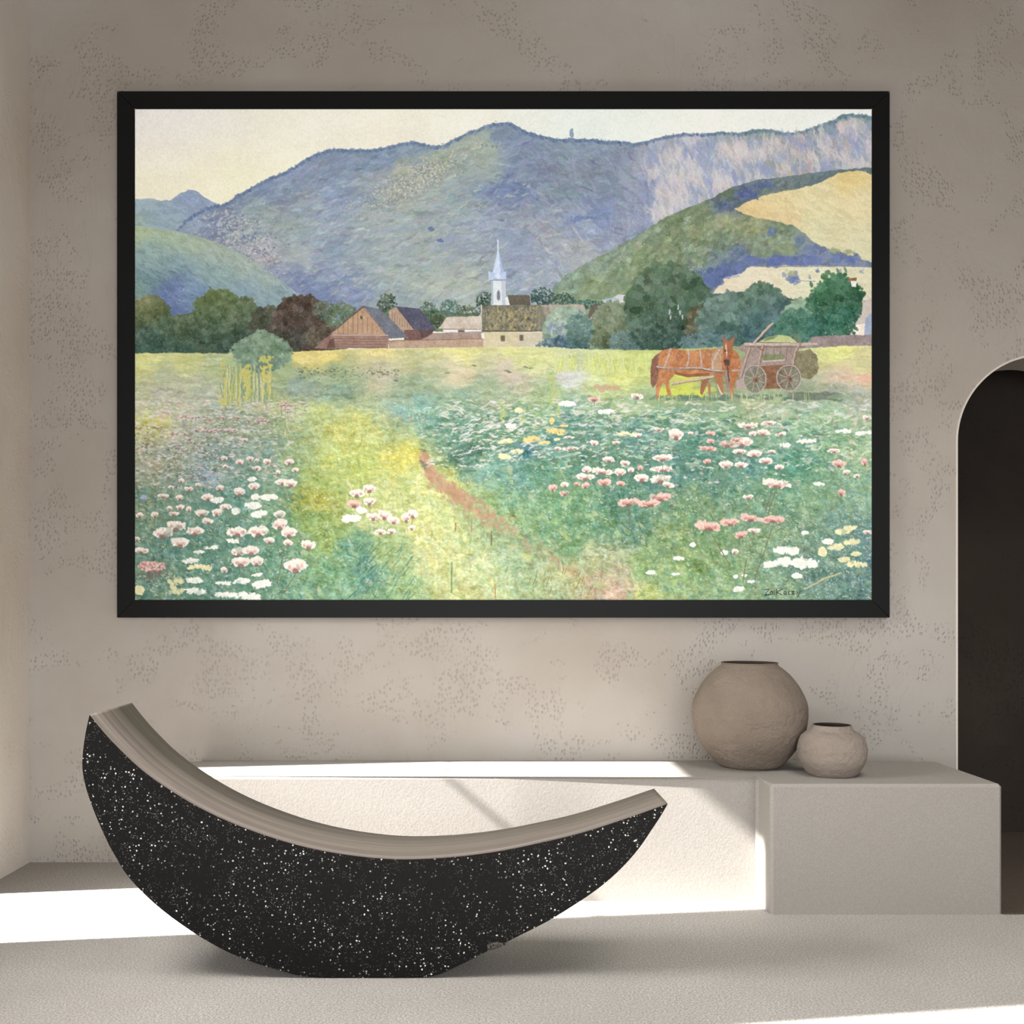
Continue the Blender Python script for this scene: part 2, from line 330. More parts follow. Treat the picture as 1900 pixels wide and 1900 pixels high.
    tree(1560,600,26,28,(58,112,90),(46,96,72), jag=.5)
    poly([(1505,625),(1540,622),(1630,621),(1630,640),(1520,645),(1500,640)], (146,126,122), 1.5, 1, 18)

    # ---- meadow
    md = [(260,668,208,205,115),(350,665,204,202,118),(420,690,175,185,125),(560,655,238,208,105),(600,652,242,212,108),(700,655,234,212,125),(850,650,226,214,120),
        (950,655,214,208,120),(1000,665,204,204,125),(300,700,180,186,138),(300,730,184,176,150),(380,730,176,178,152),(620,690,146,162,112),(700,695,192,180,142),
        (850,690,208,190,148),(950,690,200,178,158),(620,722,118,150,126),(560,715,140,160,142),(750,725,138,158,122),(850,740,118,154,122),(900,720,148,164,126),
        (1000,740,150,172,116),(1060,700,196,190,190),(1100,715,186,196,126),(1150,700,210,208,104),(1180,740,148,170,116),(1100,690,218,218,126),(1200,680,196,204,100),
        (1560,660,214,214,112),(1600,690,205,200,126),(1560,705,214,178,148),(1600,700,222,166,140),(1560,735,138,152,122),(1600,740,162,166,142),
        (1300,745,130,150,105),(1400,755,150,160,112),(1500,745,130,142,112),(1450,770,160,165,125),(1280,700,206,205,70),(1350,700,120,130,80),
        (540,690,150,170,110),(600,760,186,196,100),(650,800,202,200,86),(620,850,186,196,84),(600,900,150,172,72),(590,930,165,160,40),(680,870,182,196,80),
        (740,850,220,205,70),(700,920,190,196,104),(700,960,196,196,110),(780,980,208,202,104),(800,1040,196,196,116),(880,1050,194,200,126),(850,1100,192,190,104),
        (750,1090,128,166,96),(800,900,206,206,110),(820,950,196,200,112),(530,760,175,185,120),
        (280,757,192,192,150),(275,780,198,186,84),(350,800,166,166,140),(450,800,138,154,122),(300,860,150,150,118),(400,860,112,138,118),
        (395,870,140,160,185),(450,900,96,142,122),(400,930,80,132,112),(350,1000,74,126,106),(450,1000,74,126,106),(300,1060,86,126,98),(400,1080,78,126,100),
        (500,1050,84,136,100),(540,980,92,138,84),(550,850,136,162,100),(520,900,108,148,112),(600,1000,136,164,66),(620,1050,98,150,96),(560,1100,100,148,106),
        (660,1020,70,126,96),(680,1060,68,124,100),(720,1020,142,166,86),(580,960,120,150,60),(480,850,120,148,125),(260,930,110,130,95),(330,900,118,140,115),
        (800,780,108,156,130),(760,760,120,168,148),(850,800,84,136,106),(950,800,86,138,94),(1000,780,118,160,106),(1050,780,78,134,118),(1020,800,54,116,120),
        (960,830,52,110,118),(900,830,70,122,90),(870,840,60,105,80),(900,870,108,160,134),(950,880,86,144,128),(1000,880,74,132,94),(1100,800,80,128,106),(1100,860,64,116,86),
        (1050,930,92,144,84),(1150,930,64,116,86),(900,930,130,166,94),(950,960,130,166,98),(850,890,200,196,84),(1000,1000,92,140,84),(1050,1020,98,146,84),
        (1100,960,86,138,86),(950,1040,150,176,122),(1050,1060,172,176,110),(1120,1080,178,154,112),(1150,1100,190,148,120),(1100,1040,158,164,106),(950,920,112,158,110),
        (1250,780,92,140,100),(1200,800,82,134,118),(1300,820,52,116,96),(1250,870,52,110,102),(1400,860,70,128,116),(1350,780,108,150,104),(1450,780,112,160,116),
        (1550,760,150,186,138),(1500,800,108,160,116),(1480,850,50,122,90),(1450,880,74,140,100),(1550,820,118,160,104),(1600,850,150,182,126),(1600,900,118,160,122),
        (1400,920,96,138,94),(1500,920,108,150,100),(1300,930,92,130,84),(1300,980,92,134,68),(1250,1000,108,140,74),(1280,1040,114,146,66),(1200,1060,130,166,90),
        (1250,1080,130,166,94),(1350,1060,112,150,88),(1400,1000,118,150,94),(1480,1000,102,138,94),(1550,1000,92,132,112),(1600,1010,78,120,116),(1500,1060,80,122,106),
        (1580,1080,68,110,100),(1450,1095,112,150,106),(1200,1100,184,192,88),(1350,1100,130,166,106),(1180,980,70,120,90),(1330,900,70,120,96),(1205,900,60,112,92)]
    F = idw(md, 22, 8)
    Fa = field(F, 26, 5, .02, 15, 71, 7); Fb = field(F, 12, 8, 1.25, 20, 73, 9)
    k = np.clip((YY-860)/130+WX, 0, 1)[..., None]
    F = Fa*(1-k)+Fb*k
    F = F*.88+np.array((192, 198, 172))*.12
    layer([(240,655),(420,655),(540,652),(640,648),(720,646),(900,644),(1010,643),(1100,648),(1210,650),(1400,640),(1500,645),(1560,642),(1630,640),(1630,1130),(240,1130)], F, 2.5)
    tree(487,655,54,34,(128,152,122),(104,134,108)); tree(487,640,30,26,(124,148,116),(112,138,108))
    for i in range(1500):   # hazy grass bands
        x = 250+rng.rand()*1368; y = 660+rng.rand()*110
        if 1200 < x < 1520 and y < 735: continue
        if 430 < x < 540 and y < 690: continue
        base = C[int(y-Y0), int(x-X0)]
        dab(x, y, 6+rng.rand()*16, .8+rng.rand()*2, rng.randn()*.06, base+rng.randn()*10+rng.randn(3)*5, .5)
    def grass(n, xr, yr, L, thm, amp, seedmask=None, a=.5):
        for i in range(n):
            x = xr[0]+rng.rand()*(xr[1]-xr[0]); y = yr[0]+rng.rand()*(yr[1]-yr[0])
            base = C[min(H-1, int(y-Y0)), min(W-1, int(x-X0))]
            s = .5+(y-700)/420.
            dab(x, y, L*s*(.5+rng.rand()), .7+rng.rand()*1.3*s, thm+rng.randn()*.35, base+rng.randn()*amp+rng.randn(3)*5, a)
    grass(6500, (250,1618), (770,1113), 9, 1.4, 17)
    grass(5200, (250,1618), (760,1113), 5, .1, 15)
    sl = (slice(655-Y0, H), slice(0, W))
    amp = np.clip((YY[sl]-655)/110, .25, 1)*np.where(np.abs(XX[sl]-1365) < 165, np.clip((YY[sl]-735)/30, .15, 1), 1)
    br = vn(XX[sl]/3.4, YY[sl]/2.3, 101)*26+vn(XX[sl]/6.5, YY[sl]/4.2, 103)*24+fbm(XX[sl]/16, YY[sl]/8, 107, 3)*26
    C[sl] += (br*amp)[..., None]
    C[sl] += (vn(XX[sl]/7, YY[sl]/5, 111)*20*amp)[..., None]*np.array((1., .1, -.9))
    n_ = vn(XX[sl]/2.6, YY[sl]/1.9, 113)+.5*fbm(XX[sl]/14, YY[sl]/7, 117, 2)
    m_ = (np.clip((n_-.36)*7, 0, 1)*.6*amp)[..., None]; C[sl] = C[sl]*(1-m_)+np.array((214, 216, 186))*m_
    # dark specks row in the distance
    for i in range(120):
        x = 555+rng.rand()*185+rng.rand()*0; y = 690+rng.randn()*5+(x-555)*.01
        dab(x, y, 1.6, .9, 0, (96,106,84), .8)
    for x, y in ((880,678),(940,688),(945,690),(985,682),(975,681),(830,692),(705,690),(712,694),(735,705)): dab(x, y, 5, 1.6, 0, (98,110,72), .7)
    # rusty path
    for i in range(700):
        t = rng.rand()**.8; x = np.interp(t, [0,.2,.45,.7,1], [783,805,860,930,1150]); y = np.interp(t, [0,.2,.45,.7,1], [852,888,925,975,1110])
        w = 5+26*t
        dab(x+rng.randn()*w*.6, y+rng.randn()*7, 3+rng.rand()*6, 1.5+rng.rand()*3, .8+rng.randn()*.3, np.array((190,138,100))+rng.randn()*12, .5-.36*t)
    for i in range(40): dab(700+rng.rand()*90, 770+rng.rand()*70*(rng.rand()), 4, 2, .6, (172,150,110), .35)
    # tall yellow weeds
    for i in range(150):
        x = 415+rng.rand()*92; h = rng.rand()*55+25
        line([(x, 758-rng.rand()*26), (x+rng.randn()*5, 752-h)], 1.2+rng.rand()*1.6, ((204,196,92), (158,172,96), (214,204,140), (120,150,130))[rng.randint(4)], .6)
    for x, y0, y1 in ((415,662,750),(462,668,740),(500,655,740),(490,662,700),(455,672,720)):
        for i in range(26): dab(x+rng.randn()*3, y0+(y1-y0)*rng.rand(), 2, 3.2, rng.rand()*3, (206+rng.randn()*12,196,92), .8)
    for i in range(170):
        x = 1022+rng.rand()*180; h = 12+rng.rand()*24
        line([(x, 694-rng.rand()*16), (x+rng.randn()*3, 690-h)], 1.+rng.rand()*2, ((214,216,112), (200,206,140), (190,200,100))[rng.randint(3)], .6)
    for x, y0, y1 in ((1028,690,775),(1037,720,770),(1022,692,760),(968,742,790),(933,745,790)):
        for i in range(26): dab(x+rng.randn()*2.5, y0+(y1-y0)*rng.rand(), 2.6, 2.4, rng.rand()*3, (176+rng.randn()*14,190,104), .75)
    # horse team and hay cart
    Z = lambda pts: [(1180+x*.2421, 500+y*.2421) for x, y in pts]
    for i in range(60): dab(1210+rng.rand()*110, 718+rng.rand()*18, 10, 3, 0, (206+rng.randn()*8,208,66), .5)
    for i in range(90): dab(1210+rng.rand()*300, 733+rng.rand()*9, 7, 2.2, 0, (86,112,92)+rng.randn(3)*10, .6)
    for i in range(60): dab(1470+rng.rand()*85, 728+rng.rand()*14, 12, 2, 0, (104,112,92)+rng.randn(3)*8, .6)
    brown = (190,118,68)
    poly(Z([(840,560),(1390,558),(1390,582),(1250,610),(1205,790),(1190,900),(980,915),(950,760),(800,845),(770,800),(840,640),(765,600)]), (154,132,120), 1, 1, 16)
    poly(Z([(955,740),(1210,720),(1190,905),(975,915)]), (132,86,58), 1.2, 1, 18)
    poly(Z([(940,555),(1000,520),(1090,500),(1180,512),(1235,558)]), (186,190,122), 1.4, 1, 12); poly(Z([(970,550),(1010,512),(1090,505),(1060,530)]), (120,134,90), 1)
    poly(Z([(960,650),(1130,645),(1130,690),(970,695)]), (124,130,88), 1.4, 1, 14)
    poly(Z([(1205,640),(1330,606),(1385,660),(1402,740),(1385,800),(1330,840),(1250,820),(1215,740)]), (128,118,84), 3, 1, 22)
    for x in (1000,1060,1110,1160): line(Z([(x,585),(x-12,700)]), 1.2, (120,98,88), .7)
    line(Z([(832,570),(1000,572),(1388,570)]), 4.4, (190,164,146), 1); line(Z([(840,590),(1300,592)]), 1.4, (112,84,72), .8)
    line(Z([(905,560),(1045,412)]), 4.4, (194,170,142), 1); line(Z([(910,566),(1050,418)]), 1.2, (120,92,74), .8)
    line(Z([(970,705),(1135,690)]), 2.6, (196,170,150), .9)
    for p in ([(868,600),(835,700),(800,820)], [(970,580),(940,700),(935,850)], [(1255,560),(1215,640),(1185,810)]):
        line(Z(p), 3.6, (178,148,132), 1); line(Z([(x+12, y) for x, y in p]), 1.2, (112,78,62), .8)
    line(Z([(930,590),(965,620),(985,585)]), 2, (120,84,68), .9)
    poly(Z([(765,850),(830,830),(830,920),(770,915)]), (176,150,140), 1.4)
    for cx, cy, rx, ry in ((910,840,84,104),(1170,830,90,98)):
        poly(Z([(cx+math.cos(a*.3)*rx*.9, cy+math.sin(a*.3)*ry*.9) for a in range(21)]), (112,112,92), 1.2, .75, 22)
        ring = [(cx+math.cos(a*.2618)*rx, cy+math.sin(a*.2618)*ry) for a in range(25)]
        line(Z(ring), 3.4, (168,152,140), 1); line(Z([(x*.94+cx*.06, y*.94+cy*.06) for x, y in ring]), 1.1, (104,84,72), .8)
        for a in range(8):
            t = a*.785+.3; line(Z([(cx, cy), (cx+math.cos(t)*rx*.9, cy+math.sin(t)*ry*.9)]), 1.7, (170,146,130), .9)
        dab(*Z([(cx+8, cy+5)])[0], 5.5, 5.5, 0, (132,92,72), 1); dab(*Z([(cx+12, cy+8)])[0], 2, 2, 0, (82,60,52), 1)
    line(Z([(270,872),(420,850),(600,818)]), 4, (196,168,144), 1); line(Z([(275,882),(600,830)]), 1.2, (130,92,70), .8)
    poly(Z([(500,850),(565,835),(545,880),(522,930),(505,965),(490,945)]), (150,92,60), .6); poly(Z([(548,840),(572,880),(572,970),(555,970),(552,900)]), (160,110,84), .6)
    poly(Z([(150,660),(200,618),(270,602),(400,622),(500,612),(600,608),(660,600),(690,760),(610,785),(560,812),(400,826),(300,800),(250,850),(268,940),(262,975),(240,960),(225,880),(205,868),(182,920),(180,990),(155,990),(150,900),(160,840),(150,740)]), brown, .8, 1, 22)
    poly(Z([(300,780),(400,800),(560,790),(560,812),(400,826),(300,802)]), (142,82,50), .8, .9); dab(*Z([(335,665)])[0], 7, 9, 0, (160,92,56), .7); dab(*Z([(560,650)])[0], 10, 9, .2, (164,104,70), .7); dab(*Z([(250,680)])[0], 11, 9, 0, (210,138,82), .6); dab(*Z([(440,680)])[0], 8, 9, 0, (206,132,78), .5)
    for i in range(160):
        x = 175+rng.rand()*430; y = 635+rng.rand()*150; t = (y-635)/150
        dab(1180+x*.2421, 500+y*.2421, 3, 1.2, rng.randn()*.4+.2, np.array((216,146,92))*(1-t)+np.array((150,88,54))*t+rng.randn()*10, .35)
    poly(Z([(120,690),(150,655),(180,640),(168,720),(172,830),(150,880),(128,910),(112,870),(110,780)]), (134,86,66), 1.2, 1, 16)
    poly(Z([(590,780),(660,775),(665,850),(672,955),(650,945),(622,880),(600,830)]), (172,104,62), .6); poly(Z([(622,870),(650,930),(668,955),(650,955),(628,905)]), (220,190,160), .5)
    poly(Z([(580,640),(650,600),(690,640),(690,760),(600,790),(575,720)]), (176,152,124), 1, .55)
    poly(Z([(655,650),(690,600),(760,620),(795,670),(806,740),(790,800),(755,870),(745,975),(725,978),(716,850),(660,800)]), (182,108,62), .8, 1, 20)
    poly(Z([(672,565),(652,508),(688,535),(715,545),(760,508),(742,590),(728,680),(716,765),(690,765),(675,690),(664,620)]), (160,92,56), .6, 1, 12)
    poly(Z([(668,690),(718,690),(715,735),(680,735)]), (78,58,50), .6); poly(Z([(672,770),(716,765),(722,940),(695,945)]), (152,122,104), .6); line(Z([(700,740),(712,860)]), 2.4, (90,60,46), .8)
    poly(Z([(682,580),(692,560),(700,640),(694,680)]), (222,190,160), .4, .8); dab(*Z([(683,622)])[0], 2, 2, 0, (74,52,44), 1)
    for p in ([(265,605),(240,680),(222,740)], [(405,618),(402,690),(388,745)], [(488,618),(498,690),(505,745)], [(640,608),(590,700),(585,770)], [(590,780),(640,770)]): line(Z(p), 2.6, (178,164,156), .95, 10)
    line(Z([(160,745),(300,760),(480,750),(600,770),(670,775)]), 3, (170,160,158), .95, 12); line(Z([(170,758),(480,764),(660,788)]), 1, (86,66,62), .8); line(Z([(735,775),(800,770)]), 3, (170,158,150), .9)
    for i in range(60):
        x = 1212+rng.rand()*290; line([(x, 744), (x+rng.randn()*2, 734-rng.rand()*6)], 1.2, ((150,172,112), (196,196,130), (100,132,92))[rng.randint(3)], .6)

    # ---- flower drifts
    def drift(n, xr, yr, cols, sx, sy, a=.75, dens=None, th=.05):
        for i in range(n):
            x = xr[0]+rng.rand()*(xr[1]-xr[0]); y = yr[0]+rng.rand()*(yr[1]-yr[0])
            if dens is not None and fbm(np.array([x/22.]), np.array([y/7.]), dens, 2)[0] < 0: continue
            c = np.array(cols[rng.randint(len(cols))])+rng.randn(3)*6
            dab(x, y, sx*(.5+rng.rand()), sy*(.5+rng.rand()), th+rng.randn()*.25, c, a)
    wh = [(228,222,205),(222,212,200),(214,205,196)]; pk = [(222,184,174),(206,156,150),(228,204,190)]; dk = [(128,86,84),(108,80,78),(150,108,100)]; grn = [(74,116,86),(90,132,98),(60,104,84)]
    drift(900, (250,560), (742,800), wh+pk[:2]+[(150,165,130)], 3, 1.1, .65, 5)
    drift(700, (250,450), (790,900), wh+pk+dk+grn, 2.6, 1.2, .65, 6)
    drift(260, (250,430), (790,900), dk, 2, 1, .7, 7)
    drift(1100, (250,545), (745,905), wh+wh+pk, 3.6, 1.2, .6, 31, -.1)
    drift(900, (250,560), (900,1113), [(58,104,86),(70,118,96),(96,140,112),(50,94,78)], 4, 2, .5, 33, 1.2)
    drift(400, (250,560), (920,1113), wh, 2.2, 1.1, .6, 34)
    for x, y in [(rng.rand()*130+330, 770+rng.rand()*6) for _ in range(26)]+[(365+rng.rand()*80, 795+rng.rand()*5) for _ in range(26)]+[(470+rng.rand()*28, 772+rng.rand()*12) for _ in range(16)]+[(515+rng.rand()*54, 745+rng.rand()*18) for _ in range(24)]:
        dab(x, y, 3, 1.5, 0, pk[rng.randint(3)], .85); dab(x+1, y+2, 2, 1, 0, dk[rng.randint(3)], .8)
        if rng.rand() < .4: line([(x, y+3), (x+rng.randn()*2, y+20)], .9, (150,160,110), .5)
    drift(1500, (780,1618), (745,870), wh+[(230,214,196)], 5, 1.1, .7, 8, -.08)
    drift(500, (840,1010), (775,850), wh, 5, 1, .8, 9, -.35)
    drift(700, (820,1618), (740,800), wh+[(196,204,160),(176,196,140)], 7, 1.5, .6, 21, -.05)
    drift(500, (1000,1560), (780,870), [(150,184,150),(188,204,176),(110,160,130),(72,120,92),(60,110,100)], 8, 3, .5, 22, 0)
    drift(500, (250,560), (900,1113), [(66,112,90),(84,132,104),(118,156,122),(146,172,140)], 7, 3, .45, 23, .6)
    drift(600, (560,1300), (860,1113), [(208,206,120),(166,188,110),(204,196,150),(150,176,116),(190,204,140)], 7, 3, .4, 24, .8)
    drift(500, (1150,1618), (860,1113), [(84,130,100),(130,166,116),(150,180,130),(90,136,110)], 7, 3, .45, 25, .8)
    drift(500, (780,1500), (770,880), grn, 6, 2.2, .6, 10)
    drift(260, (1020,1600), (760,900), pk, 3.2, 1.4, .8, 11)
    drift(300, (1100,1620), (880,1110), [(206,214,206),(196,190,206),(214,216,200)], 1.5, 1.3, .6, 12)
    drift(500, (1380,1618), (960,1110), [(206,218,200),(160,184,150),(214,210,214)], 1.2, 1.1, .6)
    drift(260, (250,560), (900,1113), [(190,200,190),(212,208,204)], 1.3, 1.1, .5)
    for x, y in ((1108,716),(1115,722),(1125,718),(1135,720),(1145,719)): dab(x, y, 7, 4, .2, (200,146,120), .7)
    for i in range(30): dab(1595+rng.rand()*25, 697+rng.rand()*10, 4, 2, 0, (226,164,140), .5)

    def flower(x, y, w, h, kind='p', stem=1):
        pal = {'p': ((246,228,208), (214,160,146), (122,80,72)), 'w': ((246,240,222), (226,216,198), (190,196,170)), 'y': ((242,228,166), (226,200,134), (190,170,100)),
               'r': ((236,186,166), (208,128,116), (116,76,62)), 'o': ((238,208,118), (226,180,88), (170,150,70)), 'b': ((156,166,200), (124,134,180), (90,110,130))}[kind]
        w *= .64; h *= .62
        if stem and kind in 'pr' and h > 3.5 and rng.rand() < .6:
            c_ = ((92,116,84), (150,178,140), (110,120,84))[rng.randint(3)]
            line([(x, y+h), (x+rng.randn()*3, y+h+6+rng.rand()*20)], 1.1, c_, .45)
        # darker grass behind, then ragged pale dome, rosy underside and brown calyx
        for j in range(4 if not 600 < x < 790 else 0): dab(x+rng.randn()*w*.8, y+rng.randn()*h, w*.5+2, h*.5+1.5, rng.rand()*3, (84+rng.randn()*10,132,106), .3)
        dab(x, y, w, h*.78, rng.randn()*.15, pal[0], .92)
        for j in range(int(5+w*1.3)):
            a_ = rng.rand()*6.283; q_ = .75+rng.rand()*.3
            dab(x+math.cos(a_)*w*q_*.85, y+math.sin(a_)*h*q_*.62, 1+w*.1, .9+h*.13, a_, np.array(pal[0])+rng.randn()*9, .85)
        if kind in 'pr':
            for j in range(int(4+w*.7)):
                u_ = (rng.rand()-.5)*1.2
                dab(x+u_*w, y+h*(.42-.35*abs(u_))+rng.randn()*h*.1, 1+w*.11, .9+h*.12, rng.rand()*3, np.array(pal[1])+rng.randn()*10, .6)
            dab(x+rng.randn()*.6, y+h*.72, w*.28+.5, h*.3+.5, 0, pal[2], .75)
        elif kind != 'b':
            for j in range(3): dab(x+(rng.rand()-.5)*w, y+h*.4, 1.2+w*.13, .9, 0, pal[1], .5)
    s = .2737
    A = [(240,1030,40,25,'b'),(430,960,28,22,'p'),(500,915,30,30,'p'),(550,970,45,26,'p'),(615,945,30,26,'p'),(380,1020,55,24,'p'),(490,1030,42,34,'p'),(420,1105,32,34,'p'),(490,1095,42,34,'p'),(550,1110,32,34,'p'),
        (320,1145,38,38,'p'),(220,1150,38,30,'p'),(450,1140,60,26,'p'),(680,1030,70,44,'p'),(740,1050,72,40,'w'),(760,965,44,36,'p'),(893,990,58,50,'p'),(980,908,50,30,'w'),(990,952,60,44,'p'),(1095,1030,95,40,'w'),(1000,1030,48,44,'w'),
        (640,1135,78,46,'p'),(745,1130,60,52,'p'),(800,1095,66,38,'p'),(870,1120,50,55,'w'),(985,1085,95,42,'w'),(1030,1145,90,46,'w'),(680,1190,60,36,'p'),(1165,1145,66,46,'p'),(1165,1210,85,72,'p'),(1228,1265,88,72,'p'),(1225,1335,52,46,'p'),
        (465,1222,98,66,'p'),(375,1272,112,66,'p'),(592,1255,92,62,'p'),(490,1335,96,62,'p'),(880,1262,112,62,'p'),(1020,1258,108,72,'p'),(850,1325,70,26,'w'),(1095,1320,60,40,'p'),(1360,1348,82,56,'p'),(890,1398,84,58,'p'),(975,1388,88,62,'p'),
        (905,1465,104,62,'p'),(1012,1462,70,62,'p'),(1275,1490,118,96,'p'),(565,1460,100,26,'w'),(620,1505,136,34,'y'),(700,1372,84,16,'w'),(620,1400,60,16,'w'),(590,1592,90,42,'w'),(592,1665,116,34,'w'),(215,1655,60,70,'y'),(800,1690,130,30,'w'),
        (960,1700,120,44,'w'),(1045,1618,110,44,'w'),(910,1598,90,30,'w'),(790,1610,90,20,'w'),(230,1390,80,36,'p'),(200,1310,30,30,'p'),(790,1520,36,40,'p'),(1010,1555,60,18,'w'),(1180,925,66,40,'p'),(1240,935,72,44,'p'),
        (895,790,40,30,'p'),(965,765,36,30,'p'),(1010,780,26,22,'p'),(1080,785,40,34,'p'),(790,765,34,28,'p'),(800,820,30,20,'p'),(1230,790,50,30,'p'),(1270,845,38,26,'p'),(1155,860,26,30,'p'),(1010,830,50,20,'p'),(930,640,28,22,'p'),
        (1690,1000,80,52,'p'),(1775,968,72,52,'p'),(1670,1075,76,46,'r'),(1772,1055,66,50,'p'),(1650,1172,108,46,'w'),(1722,1115,60,44,'w'),(1800,1160,66,52,'p')]
    for x, y, w, h, k_ in A: flower(200+x*s, 640+y*s, w*s, h*s, k_)
    for i in range(150):   # big dark blossom at the left edge
        a = rng.rand()*6.28; q = rng.rand()**.5
        dab(283+math.cos(a)*26*q, 1050+math.sin(a)*9*q, 2.4, 2, rng.rand()*3, ((238,196,178), (196,112,106), (226,170,156))[rng.randint(3)], .85)
    for i in range(60): dab(284+rng.randn()*10, 1066+rng.randn()*6, 1.8, 2, 0, (120,96,84), .7)
    for i in range(30): dab(314+rng.rand()*26, 1074+rng.rand()*26, 4, 3, .9, (240,226,160), .6)
    B = [(50,1150,80,52,'p'),(110,1185,64,44,'p'),(192,1165,50,60,'p'),(240,1140,56,56,'p'),(20,1262,60,34,'p'),(95,1258,50,30,'p'),(235,1235,40,30,'p'),
        (1045,635,86,40,'o'),(872,652,76,26,'y'),(1130,662,64,22,'o'),(950,720,70,34,'y'),(862,755,66,30,'y'),(1210,583,110,26,'o'),(1265,546,44,14,'o'),(1185,512,24,50,'o'),(1700,600,120,22,'y'),(1220,636,36,12,'y'),
        (1190,965,42,46,'r'),(1272,1000,54,30,'r'),(1270,945,46,34,'p'),(1350,940,34,26,'r'),(1410,948,46,36,'r'),(1410,890,100,46,'p'),(1525,856,116,34,'p'),(1540,925,78,40,'r'),(1645,858,60,48,'p'),(1650,935,46,32,'r'),(1720,845,36,34,'p'),(1790,898,80,50,'p'),
        (1705,1062,116,50,'r'),(1812,1072,66,46,'r'),(1570,775,66,34,'p'),(1470,660,46,30,'p'),(1310,700,90,20,'p'),(1340,697,40,20,'p'),(1225,700,34,20,'p'),(1420,840,50,40,'p'),(1680,795,50,30,'p'),(1550,450,80,26,'w'),(1760,345,70,30,'p'),(1470,365,80,26,'r'),(1620,660,40,20,'p'),(1300,625,56,12,'p'),(900,545,60,30,'w'),(1290,400,90,24,'w'),(960,440,50,34,'y')]
    for x, y, w, h, k_ in B: flower(700+x*s, 640+y*s, w*s, h*s, k_)
    D = [(40,898,76,44,'p'),(165,905,116,50,'p'),(180,838,124,30,'p'),(180,762,120,36,'p'),(215,945,60,30,'p'),(165,1028,124,50,'r'),(92,1070,112,44,'r'),(505,598,48,30,'r'),(505,650,46,30,'r'),(15,610,40,26,'p'),(30,830,30,30,'r'),(270,600,80,70,'p'),(155,568,50,20,'p'),(370,595,30,20,'p'),
        (612,805,74,48,'p'),(712,808,72,36,'p'),(805,733,78,46,'p'),(880,783,78,38,'p'),(970,825,50,36,'p'),(957,938,158,48,'p'),(760,1025,62,26,'p'),(490,1225,140,56,'r'),(635,1195,100,46,'r'),(775,1172,112,36,'r'),(925,1182,140,40,'r'),(712,1282,70,44,'r'),(800,1255,66,30,'p'),
        (600,1405,38,34,'w'),(670,1395,38,36,'p'),(1375,800,78,46,'r'),(1340,715,66,26,'p'),(1425,860,40,34,'p'),(1390,995,44,46,'r'),(1550,790,36,50,'r'),(1240,940,66,18,'w'),(920,720,42,22,'p'),(720,655,110,60,'p'),(620,668,90,40,'r'),(490,700,96,24,'r'),(680,638,70,22,'r'),(1010,675,60,26,'w'),(700,720,80,30,'p'),(480,785,40,26,'r'),
        (760,545,110,30,'p'),(860,590,80,40,'p'),(980,600,60,24,'p'),(900,525,80,22,'p'),(1160,650,110,20,'w'),(1540,595,90,22,'w'),(1400,585,90,14,'w'),(790,600,40,30,'p'),(1565,490,50,22,'p'),(1495,885,36,22,'p'),(1570,1265,50,20,'p'),
        (1020,1388,150,42,'w'),(1145,1475,150,66,'w'),(1010,1468,112,66,'w'),(912,1482,84,44,'w'),(1350,1368,90,44,'y'),(1460,1332,92,34,'y'),(1400,1262,90,30,'y'),(1450,1235,70,26,'y'),(1490,1485,120,34,'y'),(1410,1450,66,32,'y'),(1490,1412,60,30,'y'),(1262,1400,46,76,'y'),(1298,1330,60,40,'w'),
        (1090,1560,60,36,'w'),(385,1350,32,30,'w'),(695,1650,60,36,'w'),(290,1445,60,20,'w'),(100,1540,50,26,'w'),(270,1550,50,14,'w'),(675,1565,26,24,'w'),(735,1560,26,20,'w'),(1145,1270,36,26,'w'),(780,1600,40,20,'w')]
    for x, y, w, h, k_ in D: flower(1180+x*s, 640+y*s, w*s, h*s, k_)
    for a_, b_ in (((1180+925*s, 640+1230*s), (1400, 1075)), ((1180+955*s, 640+970*s), (1425, 950)), ((1180+520*s, 640+1290*s), (1355, 1050)), ((528,1018),(515,1080)), ((548,1065),(520,1110)), ((1430,915),(1420,948)), ((1165,935),(1168,975)),((1385,1035),(1378,1080))):
        line([a_, b_], 1.8, (112,98,68), .75)
    line([(1492,1092),(1530,1072),(1560,1062)], 3.4, (206,190,120), .7)
    for i in range(70):
        x = 660+rng.rand()*110; y = 1000+rng.rand()*100; line([(x, y), (x-8-rng.rand()*14, y+18)], 1.3, ((60,120,100), (130,170,110))[rng.randint(2)], .6)
    for i in range(26):
        x = 980+rng.rand()*130; y = 1050+rng.rand()*45; line([(x, y), (x-3, y+10)], 1.6, (128,118,78), .6)
    for x, y0, y1, c in ((870,895,960,(160,150,70)),(919,1086,1108,(196,126,70)),(838,1042,1100,(90,130,90)),(845,970,985,(150,110,70)),(875,960,985,(160,130,90)),(912,985,1010,(120,92,70))): line([(x, y0), (x, y1)] if y1-y0 < 60 else [(x, y1-22), (x, y1)], 3, c, .6)
    # signature
    ink = (44,44,38)
    def sg(pts, w=1.45): line([(1180+x*s, 640+y*s) for x, y in pts], w, ink, .95, 3)
    sg([(868,1656),(902,1652),(872,1690),(908,1688)]); sg([(868,1694),(905,1693)], 1.2)
    sg([(916,1668),(926,1670),(926,1686),(914,1688),(910,1678),(916,1668)]); sg([(938,1662),(938,1690)]); sg([(952,1652),(950,1692)]); sg([(996,1648),(954,1674),(990,1692)])
    sg([(1008,1668),(1020,1672),(1018,1688),(1006,1688),(1002,1676),(1008,1668)]); sg([(1042,1668),(1032,1672),(1032,1686),(1044,1688)]); sg([(1054,1668),(1072,1668),(1056,1686),(1074,1687)])
    sg([(1088,1668),(1096,1682)]); sg([(1112,1666),(1098,1700),(1090,1706)])
